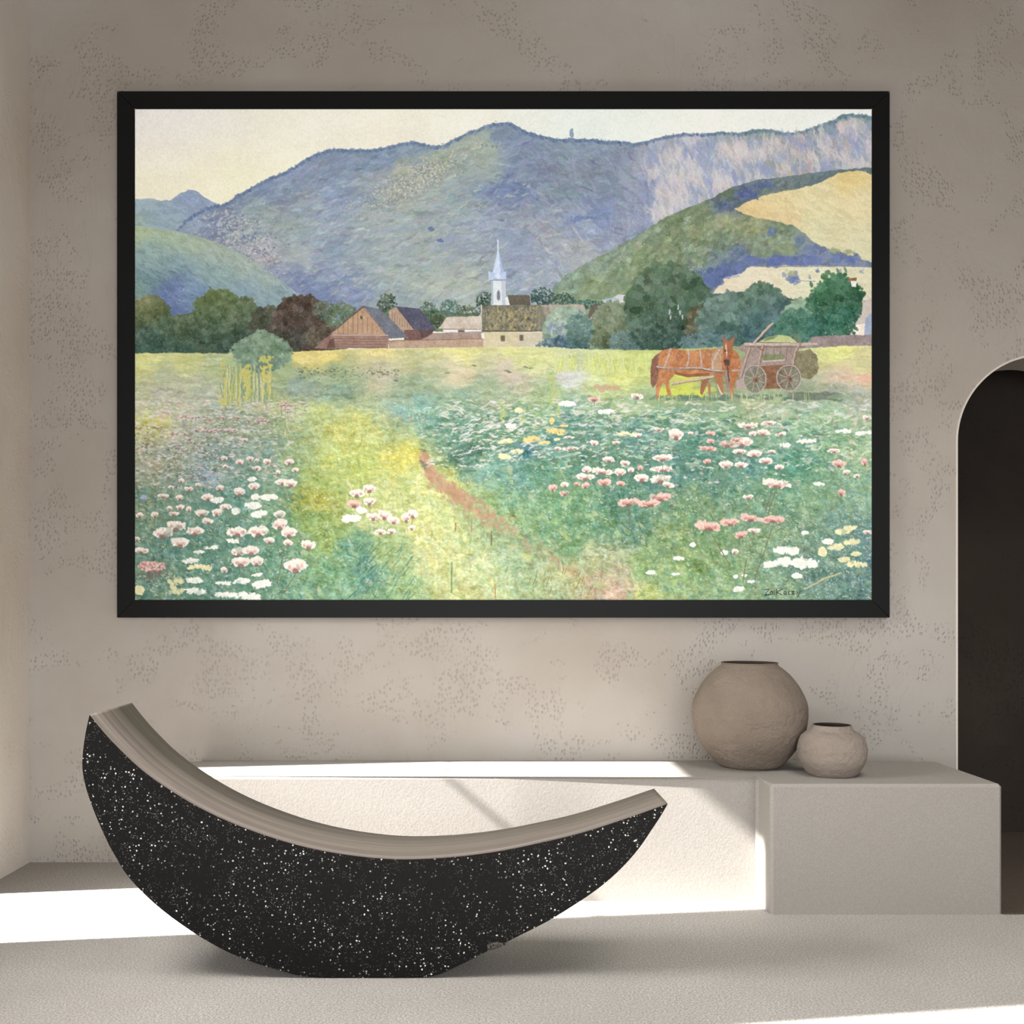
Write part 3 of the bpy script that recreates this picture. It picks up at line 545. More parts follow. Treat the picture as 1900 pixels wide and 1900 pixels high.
    # tonal unity of faded watercolour, then paper grain
    lum = C.mean(2, keepdims=True)
    C[:] = lum+(C-lum)*.82
    C[:] = 255-(255-C)*(.97-.04*np.clip((YY-700)/60, 0, 1))[..., None]
    C[:] += (vn(XX/1.3, YY/1.3, 9)*13+vn(XX/2.6, YY/2.6, 19)*7+vn(XX/.9, YY/4, 29)*5)[..., None]
    return np.clip(C, 0, 255), X0, Y0, W, H
# ================================================================ scene
import bpy, bmesh
from mathutils import Vector

FPX = 1900.0; CX = 895.0; CY = 1120.0; EYE = 1.20
def P(px, py, y):                     # point of the room seen at a photo pixel, at distance y from the eye
    return Vector(((px-CX)/FPX*y, y, EYE-(py-CY)/FPX*y))
COL = bpy.context.scene.collection

# ---------------------------------------------------------------- helpers
def link(name, me, mat=None, parent=None):
    o = bpy.data.objects.new(name, me); COL.objects.link(o)
    if mat: me.materials.append(mat)
    if parent: o.parent = parent
    return o
def from_bm(name, bm, mat=None, parent=None, smooth=False):
    bmesh.ops.recalc_face_normals(bm, faces=bm.faces)
    me = bpy.data.meshes.new(name); bm.to_mesh(me); bm.free()
    if smooth:
        for p in me.polygons: p.use_smooth = True
    return link(name, me, mat, parent)
def add_box(bm, a, b):
    vs = [bm.verts.new((x, y, z)) for x in (a[0], b[0]) for y in (a[1], b[1]) for z in (a[2], b[2])]
    for f in ((0,1,3,2),(4,6,7,5),(0,4,5,1),(2,3,7,6),(0,2,6,4),(1,5,7,3)):
        bm.faces.new([vs[i] for i in f])
def box(name, a, b, mat, parent=None, bevel=0):
    bm = bmesh.new(); add_box(bm, a, b)
    if bevel: bmesh.ops.bevel(bm, geom=bm.edges[:], offset=bevel, segments=3, affect='EDGES', profile=.6)
    return from_bm(name, bm, mat, parent)
def struct(o): o['kind'] = 'structure'; return o
def tag(o, label, cat, group=None):
    o['label'] = label; o['category'] = cat
    if group: o['group'] = group
    return o

# ---------------------------------------------------------------- materials
def lin(c):
    return tuple(((v/255)/12.92 if v/255 <= .04045 else ((v/255+.055)/1.055)**2.4) for v in c)
class Mat:
    def __init__(s, name, rough=.8, spec=.3):
        s.m = bpy.data.materials.new(name); s.m.use_nodes = True
        s.nt = s.m.node_tree; s.nt.nodes.clear()
        s.out = s.n('ShaderNodeOutputMaterial'); s.b = s.n('ShaderNodeBsdfPrincipled')
        s.b.inputs['Roughness'].default_value = rough; s.b.inputs['Specular IOR Level'].default_value = spec
        s.l(s.b.outputs[0], s.out.inputs[0]); s._tc = None
    def n(s, t, **k):
        nd = s.nt.nodes.new(t)
        for a, v in k.items(): setattr(nd, a, v)
        return nd
    def l(s, a, b): s.nt.links.new(a, b)
    def co(s, scale=(1, 1, 1), rot=(0, 0, 0)):
        if not s._tc: s._tc = s.n('ShaderNodeTexCoord')
        mp = s.n('ShaderNodeMapping'); mp.inputs['Scale'].default_value = scale; mp.inputs['Rotation'].default_value = rot
        s.l(s._tc.outputs['Object'], mp.inputs[0]); return mp.outputs[0]
    def noise(s, vec, scale, detail=4, rough=.6, dist=0):
        nd = s.n('ShaderNodeTexNoise'); nd.inputs['Scale'].default_value = scale; nd.inputs['Detail'].default_value = detail
        nd.inputs['Roughness'].default_value = rough; nd.inputs['Distortion'].default_value = dist
        s.l(vec, nd.inputs['Vector']); return nd.outputs['Fac']
    def voro(s, vec, scale, feature='F1', rand=1.):
        nd = s.n('ShaderNodeTexVoronoi'); nd.feature = feature; nd.inputs['Scale'].default_value = scale; nd.inputs['Randomness'].default_value = rand
        s.l(vec, nd.inputs['Vector']); return nd
    def ramp(s, fac, stops, interp='LINEAR'):
        nd = s.n('ShaderNodeValToRGB'); cr = nd.color_ramp; cr.interpolation = interp
        while len(cr.elements) < len(stops): cr.elements.new(.5)
        for e, (p, c) in zip(cr.elements, stops):
            e.position = p; e.color = tuple(c)+(1,) if len(c) == 3 else c
        s.l(fac, nd.inputs[0]); return nd.outputs[0]
    def g(s, fac, a, b):              # 0..1 between two values
        nd = s.n('ShaderNodeMapRange'); nd.clamp = True
        nd.inputs[1].default_value = a; nd.inputs[2].default_value = b
        s.l(fac, nd.inputs[0]); return nd.outputs[0]
    def math(s, op, a, b=None):
        nd = s.n('ShaderNodeMath'); nd.operation = op
        for i, v in enumerate((a, b)):
            if v is None: continue
            if isinstance(v, (int, float)): nd.inputs[i].default_value = v
            else: s.l(v, nd.inputs[i])
        return nd.outputs[0]
    def mix(s, fac, a, b, blend='MIX'):
        nd = s.n('ShaderNodeMix'); nd.data_type = 'RGBA'; nd.blend_type = blend
        for i, v in ((0, fac), (6, a), (7, b)):
            if isinstance(v, (int, float)): nd.inputs[i].default_value = v
            elif isinstance(v, tuple): nd.inputs[i].default_value = v+(1,)
            else: s.l(v, nd.inputs[i])
        return nd.outputs[2]
    def color(s, c):
        if isinstance(c, tuple): s.b.inputs['Base Color'].default_value = c+(1,)
        else: s.l(c, s.b.inputs['Base Color'])
    def bump(s, h, strength=.5, dist=.01):
        nd = s.n('ShaderNodeBump'); nd.inputs['Strength'].default_value = strength; nd.inputs['Distance'].default_value = dist
        s.l(h, nd.inputs['Height']); s.l(nd.outputs[0], s.b.inputs['Normal'])

def plaster(name, base, dark, light, pit=1.0, off=(0, 0, 0)):
    """trowelled lime plaster: broad cloudy tone, smooth fields and patches of fine pitting"""
    m = Mat(name, .85, .2)
    v = m.co()
    cloud = m.noise(v, .9, 5, .55, .6); cloud2 = m.noise(v, 3.2, 4, .6, 1.2)
    c = m.ramp(cloud, [(.3, dark), (.5, base), (.72, light)])
    c = m.mix(m.g(cloud2, .4, .8), c, m.mix(.3, c, light))
    old = m.noise(v, .33, 2, .5, .3)
    c = m.mix(m.math('MULTIPLY', m.g(old,   .46, .62), .45), c, tuple(a*b for a, b in zip(dark, (.80, .74, .66))))
    # pitted patches with hard, boxy borders like trowel passes
    pv = m.co((1, 1, 1.25))
    patch = m.g(m.noise(pv, 3.1, 3, .55, .9), .505, .55)
    patch = m.math('MULTIPLY', patch, m.g(m.noise(v, 9, 2, .6), .34, .46))
    cell = m.voro(m.co((1.15, 1, .8)), 58, 'F1', .8)
    pits = m.math('SUBTRACT', 1, m.g(cell.outputs['Distance'], .12, .42))
    pitmask = m.math('MULTIPLY', patch, pits)
    dots = m.voro(v, 26, 'F1', 1); sparse = m.math('MULTIPLY', m.math('SUBTRACT', 1, m.g(dots.outputs['Distance'], .05, .13)), m.g(m.noise(v, 1.7, 2), .55, .62))
    # hairline strokes
    sv = m.co((1, 1, .22), (0, .25, 0)); arc = m.noise(sv, 5, 2, .5, 2.2)
    line = m.math('SUBTRACT', 1, m.g(m.math('ABSOLUTE', m.math('SUBTRACT', arc, .5)), 0, .006))
    line = m.math('MULTIPLY', line, m.g(m.noise(v, 1.3, 2), .52, .62))
    c = m.mix(m.math('MULTIPLY', pitmask, .42*pit), c, tuple(x*.7 for x in dark))
    c = m.mix(m.math('MULTIPLY', sparse, .5*pit), c, tuple(x*.5 for x in dark))
    c = m.mix(m.math('MULTIPLY', line, .22*pit), c, dark)
    m.color(c)
    h = m.math('MULTIPLY', m.noise(v, 2.2, 6, .55, .8), .9)
    h = m.math('ADD', h, m.math('MULTIPLY', m.noise(v, 60, 3, .6), .05))
    h = m.math('SUBTRACT', h, m.math('MULTIPLY', pitmask, .35*pit))
    h = m.math('SUBTRACT', h, m.math('MULTIPLY', sparse, .25*pit))
    h = m.math('SUBTRACT', h, m.math('MULTIPLY', line, .08*pit))
    m.bump(h, .55, .018)
    return m.m

WALLC = (.340, .312, .280)
M_wall = plaster('plaster_wall', WALLC, (.295, .262, .228), (.385, .363, .336))
M_wall_left = plaster('plaster_left', (.55, .505, .455), (.50, .45, .40), (.60, .56, .51), .4)
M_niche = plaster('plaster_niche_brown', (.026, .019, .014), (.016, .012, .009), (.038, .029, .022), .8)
M_ceil = plaster('plaster_ceiling', (.22, .185, .155), (.20, .17, .14), (.24, .21, .18), .3)

def stone(name, base, dark, grain=230, amp=.5,  speckdark=(.14, .11, .09)):
    m = Mat(name, .8, .25); v = m.co()
    n1 = m.noise(v, grain, 3, .7); n2 = m.noise(v, 2.0, 4, .6)
    c = m.mix(m.g(n1, .40, .60), dark, base)
    c = m.mix(m.g(n2, .3, .7), c, m.mix(.35, c, dark))
    s_ = m.voro(v, grain*.42, 'F1', 1)
    rare = m.math('MULTIPLY', m.math('SUBTRACT', 1, m.g(s_.outputs['Distance'], .06, .16)), m.g(m.noise(v, 40, 1), .56, .6))
    c = m.mix(m.math('MULTIPLY', rare, .75), c, speckdark)
    m.color(c)
    m.bump(m.math('ADD', m.noise(v, grain*.75, 2, .6), m.math('MULTIPLY', m.noise(v, 30, 3, .6), .12)), amp, .003)
    return m.m
M_floor = stone('floor_fine_grain', (.430, .412, .388), (.235, .214, .192), 150, 1.0, (.07, .055, .045))
M_plinth = stone('plinth_sanded_plaster', (.272, .253, .230), (.238, .218, .195), 150, .16, (.19, .165, .14))

# ---------------------------------------------------------------- the room
YW = FPX*EYE/480.0                    # back wall
XL = P(55, 1500, YW).x                # left wall
XR = 3.3; YF = -3.2; ZC = 4.45        # right wall, rear end and ceiling, out of the frame
T = .30
struct(box('floor', (XL-T, YF, -.12), (XR+T, YW+1.6, 0), M_floor))
struct(box('ceiling', (XL-T, YF, ZC), (XR+T, YW+1.6, ZC+.15), M_ceil))

# back wall with an arched opening
ax0 = P(1776, 1000, YW).x; ar = 160/FPX*YW; axc = ax0+ar; azc = P(0, 819, YW).z
def arch_pts(r=ar, n=48):
    pts = [(axc-r, 0)]
    pts += [(axc-r*math.cos(math.pi*i/n), azc+r*math.sin(math.pi*i/n)) for i in range(n+1)]
    pts += [(axc+r, 0)]
    return pts
bm = bmesh.new()
ap = arch_pts()
outer = [(XL-T, 0), (XL-T, ZC), (XR+T, ZC), (XR+T, 0)]
loop = outer+list(reversed(ap))
front = [bm.verts.new((x, YW, z)) for x, z in loop]; back = [bm.verts.new((x, YW+.30, z)) for x, z in loop]
es = [bm.edges.new((front[i], front[(i+1) % len(front)])) for i in range(len(front))]
bmesh.ops.triangle_fill(bm, edges=es, use_beauty=True)
es = [bm.edges.new((back[i], back[(i+1) % len(back)])) for i in range(len(back))]
bmesh.ops.triangle_fill(bm, edges=es, use_beauty=True)
for i in range(len(loop)):
    j = (i+1) % len(loop); bm.faces.new((front[i], front[j], back[j], back[i]))
struct(from_bm('wall_back', bm, M_wall))
# plaster arris bead round the opening
bm = bmesh.new()
ri = arch_pts(ar-.002); ro = arch_pts(ar+.007)
rows = []
for (a, b) in zip(ri, ro):
    rows.append([bm.verts.new((a[0], YW+.02, a[1])), bm.verts.new((a[0], YW-.003, a[1])), bm.verts.new((b[0], YW-.003, b[1])), bm.verts.new((b[0], YW+.002, b[1]))])
for r1, r2 in zip(rows[:-1], rows[1:]):
    for k in range(4): bm.faces.new((r1[k], r1[(k+1) % 4], r2[(k+1) % 4], r2[k]))
bm.faces.new(rows[0]); bm.faces.new(rows[-1])
struct(from_bm('trim_1', bm, M_wall_left))
# the dark recess behind the arch
YN = FPX*EYE/425.0
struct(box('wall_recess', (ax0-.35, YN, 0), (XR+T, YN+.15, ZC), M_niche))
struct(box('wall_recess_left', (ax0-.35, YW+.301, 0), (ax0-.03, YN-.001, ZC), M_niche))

# left wall: piers, lintel and sill around two tall windows
W1a, W1b = 3.52, 4.22               # window that throws the bright strip
W2a, W2b = 1.5, 2.48                # wide window beside the viewer
ZT = 3.24; ZT2 = 3.70
def piece(n, y0, y1, z0, z1, mat=M_wall_left): return struct(box(n, (XL-T, y0, z0), (XL, y1, z1), mat))
piece('wall_left', W1b, YW-.001, 0, ZC-.001)
piece('wall_left_pier', W2b, W1a, 0, ZC-.001)
piece('wall_left_rear', YF, W2a, 0, ZC-.001)
piece('wall_left_lintel', W1a, W1b, ZT, ZC-.001)
piece('wall_left_header', W2a, W2b, ZT2, ZC-.001)
struct(box('wall_right', (XR, YF, 0), (XR+T, YW-.001, ZC-.001), M_wall))
m = Mat('window_metal', .5, .4); m.color((.05, .045, .04)); M_metal = m.m
def window(name, y0, y1, bars_y, bars_z, t=.010, zt=ZT):
    bm = bmesh.new(); x0, x1 = XL-.20, XL-.17
    for y in bars_y: add_box(bm, (x0, y-t/2, .001), (x1, y+t/2, zt-.001))
    for z in bars_z: add_box(bm, (x0, y0+.001, z-t), (x1, y1-.001, z+t))
    struct(from_bm(name, bm, M_metal))
window('window_1', W1a, W1b, (3.745, 3.97), (2.33,), .003)
window('window_2', W2a, W2b, (2.0,), (2.4,), .03, ZT2)

# ---------------------------------------------------------------- plinth
ZP = .419*EYE; YB = FPX*EYE/577.0; YRc = FPX*EYE/552.0; YPB = 4.53
xl = P(297, 1440, YRc).x; xs = P(1430, 1600, YB).x; xr = P(1860, 1600, YB).x
bm = bmesh.new()
prof = [(xl, YRc), (xs, YRc), (xs, YB), (xr, YB), (xr, YPB), (xl, YPB)]
lo = [bm.verts.new((x, y, 0)) for x, y in prof]; hi = [bm.verts.new((x, y, ZP)) for x, y in prof]
bm.faces.new(lo); bm.faces.new(hi)
for i in range(6): bm.faces.new((lo[i], lo[(i+1) % 6], hi[(i+1) % 6], hi[i]))
bmesh.ops.bevel(bm, geom=[e for e in bm.edges if max(v.co.z for v in e.verts) > .01], offset=.011, segments=1, affect='EDGES')
add_box(bm, (xl+.001, YPB-.02, 0), (xr-.25, YW-.002, ZP-.03))
tag(from_bm('plinth', bm, M_plinth), 'long low beige plaster plinth with a projecting block on its right, before the back wall', 'plinth')

# thin slab with the plinth block's floor shadow put into its brown colour
M_floor_shade = stone('floor_shade_brown', (.085, .064, .048), (.055, .041, .031), 150, .8, (.02, .015, .012))
struct(box('floor_shade_slab', (xr+.002, YB+.001, .0003), (XR-.002, YN-.002, .004), M_floor_shade))

# ---------------------------------------------------------------- crescent bench
YFc = FPX*EYE/695.0
outer = [(166,1327),(158,1364),(153,1406),(154,1436),(162,1470),(178,1514),(199,1561),(216,1592),(236,1624),(269,1660),(308,1694),(354,1727),(388,1748),(424,1767),(468,1785),(516,1800),(560,1811),(610,1815),
         (670,1815),(730,1815),(800,1812),(850,1792),(902,1766),(936,1750),(968,1734),(1022,1706),(1075,1673),(1117,1643),(1153,1611),(1184,1576),(1209,1540),(1226,1514),(1239,1492)]
inner = [(166,1327),(192,1359),(221,1390),(264,1430),(313,1465),(366,1497),(424,1525),(487,1549),(553,1569),(625,1584),(700,1593),(766,1595),(850,1590),(932,1579),(1005,1564),(1079,1546),(1160,1520),(1239,1492)]
def spline(pts, n):
    pts = [Vector(p) for p in pts]; out = []
    for i in range(len(pts)-1):
        p0 = pts[max(0, i-1)]; p1 = pts[i]; p2 = pts[i+1]; p3 = pts[min(len(pts)-1, i+2)]
        for k in range(n):
            t = k/n
            out.append(.5*((2*p1)+(-p0+p2)*t+(2*p0-5*p1+4*p2-p3)*t*t+(-p0+3*p1-3*p2+p3)*t**3))
    out.append(pts[-1]); return out
def w2(p): v = P(p[0], p[1], YFc); return (v.x, max(v.z, .0))
O2 = [w2(p) for p in spline(outer, 4)]; I2 = [w2(p) for p in spline(inner, 6)]
zmin = min(z for x, z in O2); O2 = [(x, z-zmin) for x, z in O2]; I2 = [(x, z-zmin) for x, z in I2]
xa, xb = I2[0][0], I2[-1][0]
def depth(x): t = (x-xa)/(xb-xa); return YFc*(.118*(1-t)+.078*t)
bench = bpy.data.objects.new('crescent_bench', None); COL.objects.link(bench); bench.location = (-.45, YFc, 0)
def loc(x, y, z): return (x+.45, y-YFc, z)
SK = .012
# body
poly2 = O2+[(x, z) for x, z in reversed(I2[1:-1])]
bm = bmesh.new()
def inset(x, z, q): return (x, z-q)
topz = {}
fr = [bm.verts.new(loc(x, YFc, z)) for x, z in poly2]
bk = [bm.verts.new(loc(x, YFc+depth(x), z)) for x, z in poly2]
for ring in (fr, bk):
    es = [bm.edges.new((ring[i], ring[(i+1) % len(ring)])) for i in range(len(ring))]
    bmesh.ops.triangle_fill(bm, edges=es, use_beauty=True)
for i in range(len(fr)):
    j = (i+1) % len(fr); bm.faces.new((fr[i], fr[j], bk[j], bk[i]))
m = Mat('black_terrazzo', .6, .12); v = m.co()
def specks(scale, r0, r1, thr0, thr1, nscale):
    vo = m.voro(v, scale, 'F1', 1)
    sz = m.g(vo.outputs['Color'], thr0, thr1)           # only some cells carry a chip
    d = m.math('SUBTRACT', 1, m.g(vo.outputs['Distance'], r0, r1))
    return m.math('MULTIPLY', d, sz)
wob = m.n('ShaderNodeTexNoise'); wob.inputs['Scale'].default_value = 30; m.l(v, wob.inputs['Vector'])
va = m.n('ShaderNodeVectorMath'); va.operation = 'MULTIPLY_ADD'; m.l(wob.outputs['Color'], va.inputs[0]); va.inputs[1].default_value = (.012, .012, .012); m.l(v, va.inputs[2]); v = va.outputs[0]
cl = m.g(m.noise(v, 5, 3, .6), .34, .62)
s1 = specks(42, .13, .20, .60, .68, 4); s2 = specks(88, .18, .28, .55, .62, 5); s3 = specks(190, .22, .36, .48, .56, 6)
c = m.mix(m.math('MULTIPLY', s3, m.math('MULTIPLY', cl, .30)), (.0030, .0027, .0024), (.40, .38, .35))
c = m.mix(m.math('MULTIPLY', s2, m.math('MULTIPLY', cl, .85)), c, (.80, .78, .74))
c = m.mix(m.math('MULTIPLY', s1, .8), c, (.88, .86, .82))
m.color(c); m.bump(m.noise(v, 160, 3, .6), .35, .002)
m.b.inputs['Roughness'].default_value = .6
body = from_bm('body', bm, m.m, bench); body['label'] = 'black terrazzo body flecked with white'
# seat skin laid on the concave top
bm = bmesh.new(); rows = []
for i, (x, z) in enumerate(I2):
    a = I2[max(0, i-1)]; b = I2[min(len(I2)-1, i+1)]
    tx, tz = b[0]-a[0], b[1]-a[1]; L = math.hypot(tx, tz); nx, nz = -tz/L, tx/L
    q = .004
    d = depth(x)
    rows.append([bm.verts.new(loc(x+nx*.0005, YFc+.001, z+nz*.0005)), bm.verts.new(loc(x+nx*q, YFc+.001, z+nz*q)), bm.verts.new(loc(x+nx*q, YFc+d, z+nz*q)), bm.verts.new(loc(x+nx*.0005, YFc+d, z+nz*.0005))])
for r1, r2 in zip(rows[:-1], rows[1:]):
    for k in range(4): bm.faces.new((r1[k], r1[(k+1) % 4], r2[(k+1) % 4], r2[k]))
bm.faces.new(rows[0]); bm.faces.new(rows[-1])
m = Mat('brushed_brown_seat', .6, .35); v = m.co((1, 1, 1))
gx = m.co((.9, 55, .9)); g1 = m.noise(gx, 1.0, 5, .65, .15); g2 = m.noise(m.co((.8, 14, .8)), 1.1, 3, .6, .1); fine = m.noise(m.co((1, 1, 1)), 260, 2, .6)
c = m.ramp(g1, [(.3, (.105, .085, .070)), (.5, (.170, .142, .120)), (.7, (.24, .205, .177))])
c = m.mix(m.g(g2, .35, .65), c, m.mix(.4, c, (.07, .056, .046)))
c = m.mix(m.math('MULTIPLY', m.g(fine, .4, .7), .25), c, (.10, .08, .068))
m.color(c); m.bump(g1, .3, .003)
seat = from_bm('seat_surface', bm, m.m, bench, True); seat['label'] = 'brushed grey-brown curved seat surface'
# small chipped spot low on the right of the front face
bm = bmesh.new()
chip = [(903,1754),(908,1750),(920,1748),(934,1749),(941,1752),(930,1757),(915,1762),(905,1764)]
cf = [(x, z-zmin) for x, z in (w2(p) for p in chip)]
f1 = [bm.verts.new(loc(x, YFc-.0015, z)) for x, z in cf]; f2 = [bm.verts.new(loc(x, YFc+.002, z)) for x, z in cf]
bm.faces.new(f1); bm.faces.new(f2)
for i in range(8): bm.faces.new((f1[i], f1[(i+1) % 8], f2[(i+1) % 8], f2[i]))
m = Mat('chipped_grey', .9, .2); m.color(m.ramp(m.noise(m.co(), 120, 3), [(.4, (.012, .010, .009)), (.62, (.10, .09, .08))]))
ch = from_bm('chip_mark', bm, m.m, bench); ch['label'] = 'small greyish chipped mark'
tag(bench, 'black white-flecked terrazzo crescent bench with a brown curved seat, standing on the floor', 'bench')

# ---------------------------------------------------------------- vases
def clay(name, a, b, s=1.):
    m = Mat(name, .9, .15); v = m.co()
    c = m.ramp(m.noise(v, 5, 4, .6), [(.3, a), (.7, b)])
    c = m.mix(m.math('MULTIPLY', m.g(m.noise(v, 120, 2, .6), .5, .75), .3), c, tuple(x*.7 for x in a))
    m.color(c)
    rid = m.noise(m.co((1, 1, 6)), 9, 3, .6, .4)
    m.bump(m.math('ADD', m.math('MULTIPLY', m.noise(v, 30*s, 4, .62, .3), 1.2), m.math('MULTIPLY', rid, .3)), .75, .014)
    return m.m
def vase(name, x, y, prof_, wall, mat, matin):
    root = bpy.data.objects.new(name, None); COL.objects.link(root); root.location = (x, y, ZP)
    def lathe(pr, n=96):
        bm = bmesh.new(); rings = []
        for r, z in pr:
            if r < 1e-5: rings.append([bm.verts.new((0, 0, z))]); continue
            rings.append([bm.verts.new((r*math.cos(2*math.pi*i/n), r*math.sin(2*math.pi*i/n), z)) for i in range(n)])
        for a, b in zip(rings[:-1], rings[1:]):
            for i in range(n):
                j = (i+1) % n
                q = [a[0]] if len(a) == 1 else [a[i], a[j]]
                q += [b[0]] if len(b) == 1 else [b[j], b[i]]
                bm.faces.new(q)
        return bm
    sp = [(p.x, p.y) for p in spline(prof_, 6)]
    sp = [(max(0, r), z) for r, z in sp]
    ins = [(max(0.0, r-wall), max(z, wall)) for r, z in reversed(sp)]
    b = from_bm('body', lathe([(0, sp[0][1])]+sp), mat, root, True)
    ir = from_bm('inner_wall', lathe([sp[-1]]+[(ins[0][0], sp[-1][1]+.0005)]+ins[1:]+[(0, wall)]), matin, root, True)
    return root
M_clay = clay('clay_big', (.148, .117, .092), (.188, .152, .122)); M_clay2 = clay('clay_small', (.20, .165, .138), (.24, .202, .17), 1.4)
m = Mat('clay_inside', .95, .1); m.color((.045, .034, .027)); M_in = m.m
yb = 4.40; kb = FPX/yb; R_ = 104.5/kb; xb_ = (1390.5-CX)/kb; zr = EYE-(1229-CY)/kb-ZP
pr = [(.118, 0),(.130, .004),(.150, .022),(.196, .082),(.228, .142),(R_*.995, .205),(R_, .232),(R_*.985, .275),(.212, .335),(.176, .385),(.148, .412),(.128, .427),(.118, zr-.008),(.1205, zr-.002),(.119, zr)]
b = vase('vase', xb_, yb, pr, .008, M_clay, M_in)
tag(b, 'large round brown clay vase with a dark narrow-lipped mouth on the plinth', 'vase')
ys = 4.18; ks = FPX/ys; R2 = 62.5/ks; xs_ = (1543.5-CX)/ks; zr2 = EYE-(1344.5-CY)/ks-ZP
pr = [(.088, 0),(.097, .003),(.112, .022),(.132, .06),(R2*.995, .09),(R2, .105),(R2*.975, .128),(.124, .155),(.104, .173),(.088, .182),(.077, zr2-.006),(.0765, zr2-.001),(.075, zr2)]
s = vase('vase', xs_, ys, pr, .006, M_clay2, M_in)
tag(s, 'small squat grey-brown clay pot standing right of the large round vase', 'vase')

# ---------------------------------------------------------------- framed picture
YFR = YW-.045
pic = bpy.data.objects.new('framed_painting', None); COL.objects.link(pic)
pc = P(934, 657.5, YFR); pic.location = (pc.x, YW, pc.z)
def L3(v): return (v[0]-pc.x, v[1]-YW, v[2]-pc.z)
ox0, oy0, ox1, oy1 = 217, 169, 1651, 1146; ix0, iy0, ix1, iy1 = 250, 202, 1618, 1113
m = Mat('black_frame', .5, .12); m.color((.0055, .0055, .0055)); m.bump(m.noise(m.co(), 90, 2), .1, .001); M_frame = m.m
O = [(ox0, oy0), (ox1, oy0), (ox1, oy1), (ox0, oy1)]; I = [(ix0, iy0), (ix1, iy0), (ix1, iy1), (ix0, iy1)]
for k in range(4):
    j = (k+1) % 4
    quad = [O[k], O[j], I[j], I[k]]
    bm = bmesh.new()
    f1 = [bm.verts.new(L3(P(x, y, YFR))) for x, y in quad]
    f2 = [bm.verts.new((v.co.x, YW-.002-YW, v.co.z)) for v in f1]
    bm.faces.new(f1); bm.faces.new(f2)
    for i in range(4): bm.faces.new((f1[i], f1[(i+1) % 4], f2[(i+1) % 4], f2[i]))
    # pull the mitre ends apart by a hair so each joint shows as a dark line
    cen = sum((v.co for v in bm.verts), Vector())/8
    for v in bm.verts:
        if k % 2 == 0: v.co.x += (.0011 if v.co.x < cen.x else -.0011)
        else: v.co.z += (.0011 if v.co.z < cen.z else -.0011)
    bmesh.ops.bevel(bm, geom=bm.edges[:], offset=.0007, segments=1, affect='EDGES')
    from_bm('frame_rail', bm, M_frame, pic)
PAL, PX0, PY0, PW, PH = make_painting()
LIGHT_OFFSET = (np.linspace(1.14, .79, PH)[:, None, None]*np.array((.98, 1.03, 1.08))[None, None, :]).astype(np.float32)  # gradient put into the pigments, lighter above and darker below, evens out room light
def srgb2lin(a):
    a = a/255.0; return np.where(a <= .04045, a/12.92, ((a+.055)/1.055)**2.4)
YC = YFR+.004                         # painted sheet sits just inside the rails
nx, ny = PW, PH
xsn = np.linspace(ix0-1, ix1+1, nx)*1.0; ysn = np.linspace(iy0-1, iy1+1, ny)*1.0
# physical sheet spans exactly the rebate, measured on the rail plane
xw = (xsn-CX)/FPX*YFR-pc.x; zw = EYE-(ysn-CY)/FPX*YFR-pc.z
gx_, gz_ = np.meshgrid(xw, zw)
co = np.empty((ny*nx, 3), np.float32); co[:, 0] = gx_.ravel(); co[:, 1] = YC-YW; co[:, 2] = gz_.ravel()
idx = np.arange(ny*nx).reshape(ny, nx)
q = np.stack([idx[:-1, :-1], idx[1:, :-1], idx[1:, 1:], idx[:-1, 1:]], -1).reshape(-1)
me = bpy.data.meshes.new('painted_sheet'); nf = len(q)//4
me.vertices.add(ny*nx); me.vertices.foreach_set('co', co.ravel())
me.loops.add(len(q)); me.loops.foreach_set('vertex_index', q.astype(np.int32))
me.polygons.add(nf); me.polygons.foreach_set('loop_start', np.arange(0, nf*4, 4, dtype=np.int32)); me.polygons.foreach_set('loop_total', np.full(nf, 4, np.int32))
me.update(calc_edges=True)
ca = me.color_attributes.new('pigment', 'FLOAT_COLOR', 'POINT')
al = np.clip(srgb2lin(PAL)*LIGHT_OFFSET, 0, .95)
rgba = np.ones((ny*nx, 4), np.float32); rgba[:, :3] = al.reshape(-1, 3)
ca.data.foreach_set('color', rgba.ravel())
m = Mat('watercolour_pigment', .9, .1)
at = m.n('ShaderNodeAttribute'); at.attribute_name = 'pigment'; m.color(at.outputs['Color'])
cv = link('painting', me, m.m, pic); cv['label'] = 'watercolour of a flowering meadow with hills, village, church and horse cart'
bm = bmesh.new(); a = P(ix0-3, iy1+3, YFR); b = P(ix1+3, iy0-3, YFR)
add_box(bm, L3((a.x, YC+.003, a.z)), L3((b.x, YW-.004, b.z))); from_bm('backing_board', bm, M_frame, pic)
tag(pic, 'large black-framed watercolour landscape of a flower meadow and mountains on the back wall', 'painting')

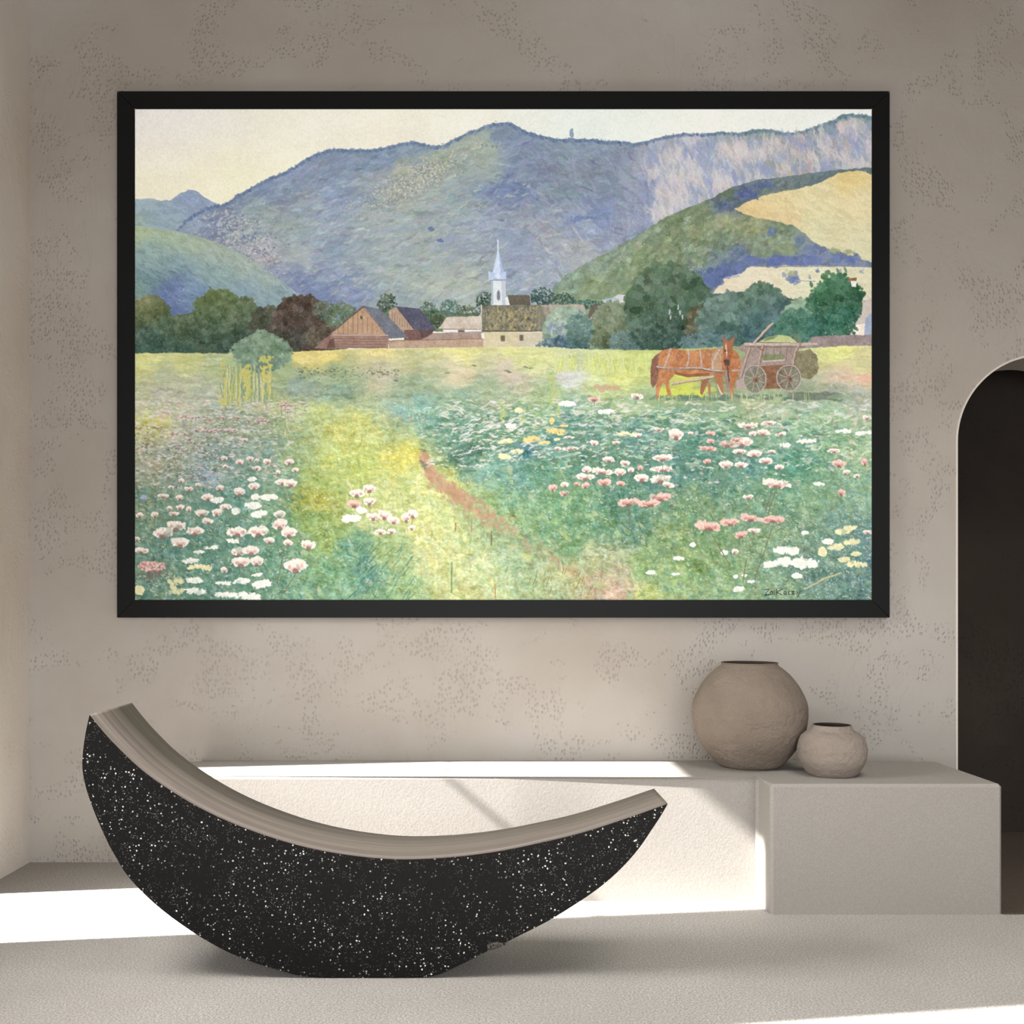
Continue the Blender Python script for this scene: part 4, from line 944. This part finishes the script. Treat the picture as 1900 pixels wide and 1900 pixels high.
# ---------------------------------------------------------------- light
def sun(name, az_slope, el, e, angle, col):
    d = Vector((math.cos(el), math.cos(el)*az_slope, -math.sin(el))).normalized()
    l = bpy.data.lights.new(name, 'SUN'); l.energy = e; l.angle = angle; l.color = col
    o = bpy.data.objects.new(name, l); COL.objects.link(o); o.rotation_euler = d.to_track_quat('-Z', 'Y').to_euler(); o.location = (XL-3, 2, 5)
def area(name, loc_, target, sx, sy, e, col, spread=math.pi):
    l = bpy.data.lights.new(name, 'AREA'); l.shape = 'RECTANGLE'; l.size = sx; l.size_y = sy; l.energy = e; l.color = col; l.spread = spread
    o = bpy.data.objects.new(name, l); COL.objects.link(o); o.location = loc_
    o.rotation_euler = (Vector(target)-Vector(loc_)).to_track_quat('-Z', 'Y').to_euler()
    return o
sun('sun', .15, math.radians(40.5), 50.0, math.radians(.9), (1, .985, .955))
area('left_soft_fill', (XL+.06, 2.97, 1.75), (XL+2.4, 3.1, .25), .9, 1.4, 80, (1, .985, .96), math.radians(125))  # added soft lamp on the solid pier; no window there
area('front_fill', (.7, -2.8, 1.5), (0, 4, 1.7), 4.2, 2.2, 290, (.98, .99, 1))  # added fill lamp behind the camera for picture and back wall
area('overhead_fill', (1.9, 2.4, 4.3), (1.9, 2.7, 0), 1.8, 1.2, 42, (1, .99, .97), math.radians(100))  # added lamp under the closed ceiling, brightens floor and plinth top
w = bpy.data.worlds.new('sky'); bpy.context.scene.world = w; w.use_nodes = True
bgn = w.node_tree.nodes['Background']; bgn.inputs[0].default_value = (.80, .88, 1, 1); bgn.inputs[1].default_value = .8

# ---------------------------------------------------------------- camera
cam = bpy.data.cameras.new('camera'); co_ = bpy.data.objects.new('camera', cam); COL.objects.link(co_)
co_.location = (0, 0, EYE); co_.rotation_euler = (math.pi/2, 0, 0)
cam.sensor_width = 36; cam.lens = 36*FPX/1900; cam.shift_x = (950-CX)/1900; cam.shift_y = (CY-950)/1900
cam.clip_start = .05
sc = bpy.context.scene; sc.camera = co_
sc.view_settings.view_transform = 'Standard'; sc.view_settings.look = 'None'; sc.view_settings.gamma = 1; sc.view_settings.exposure = 0
sc.cycles.max_bounces = 8; sc.cycles.diffuse_bounces = 5
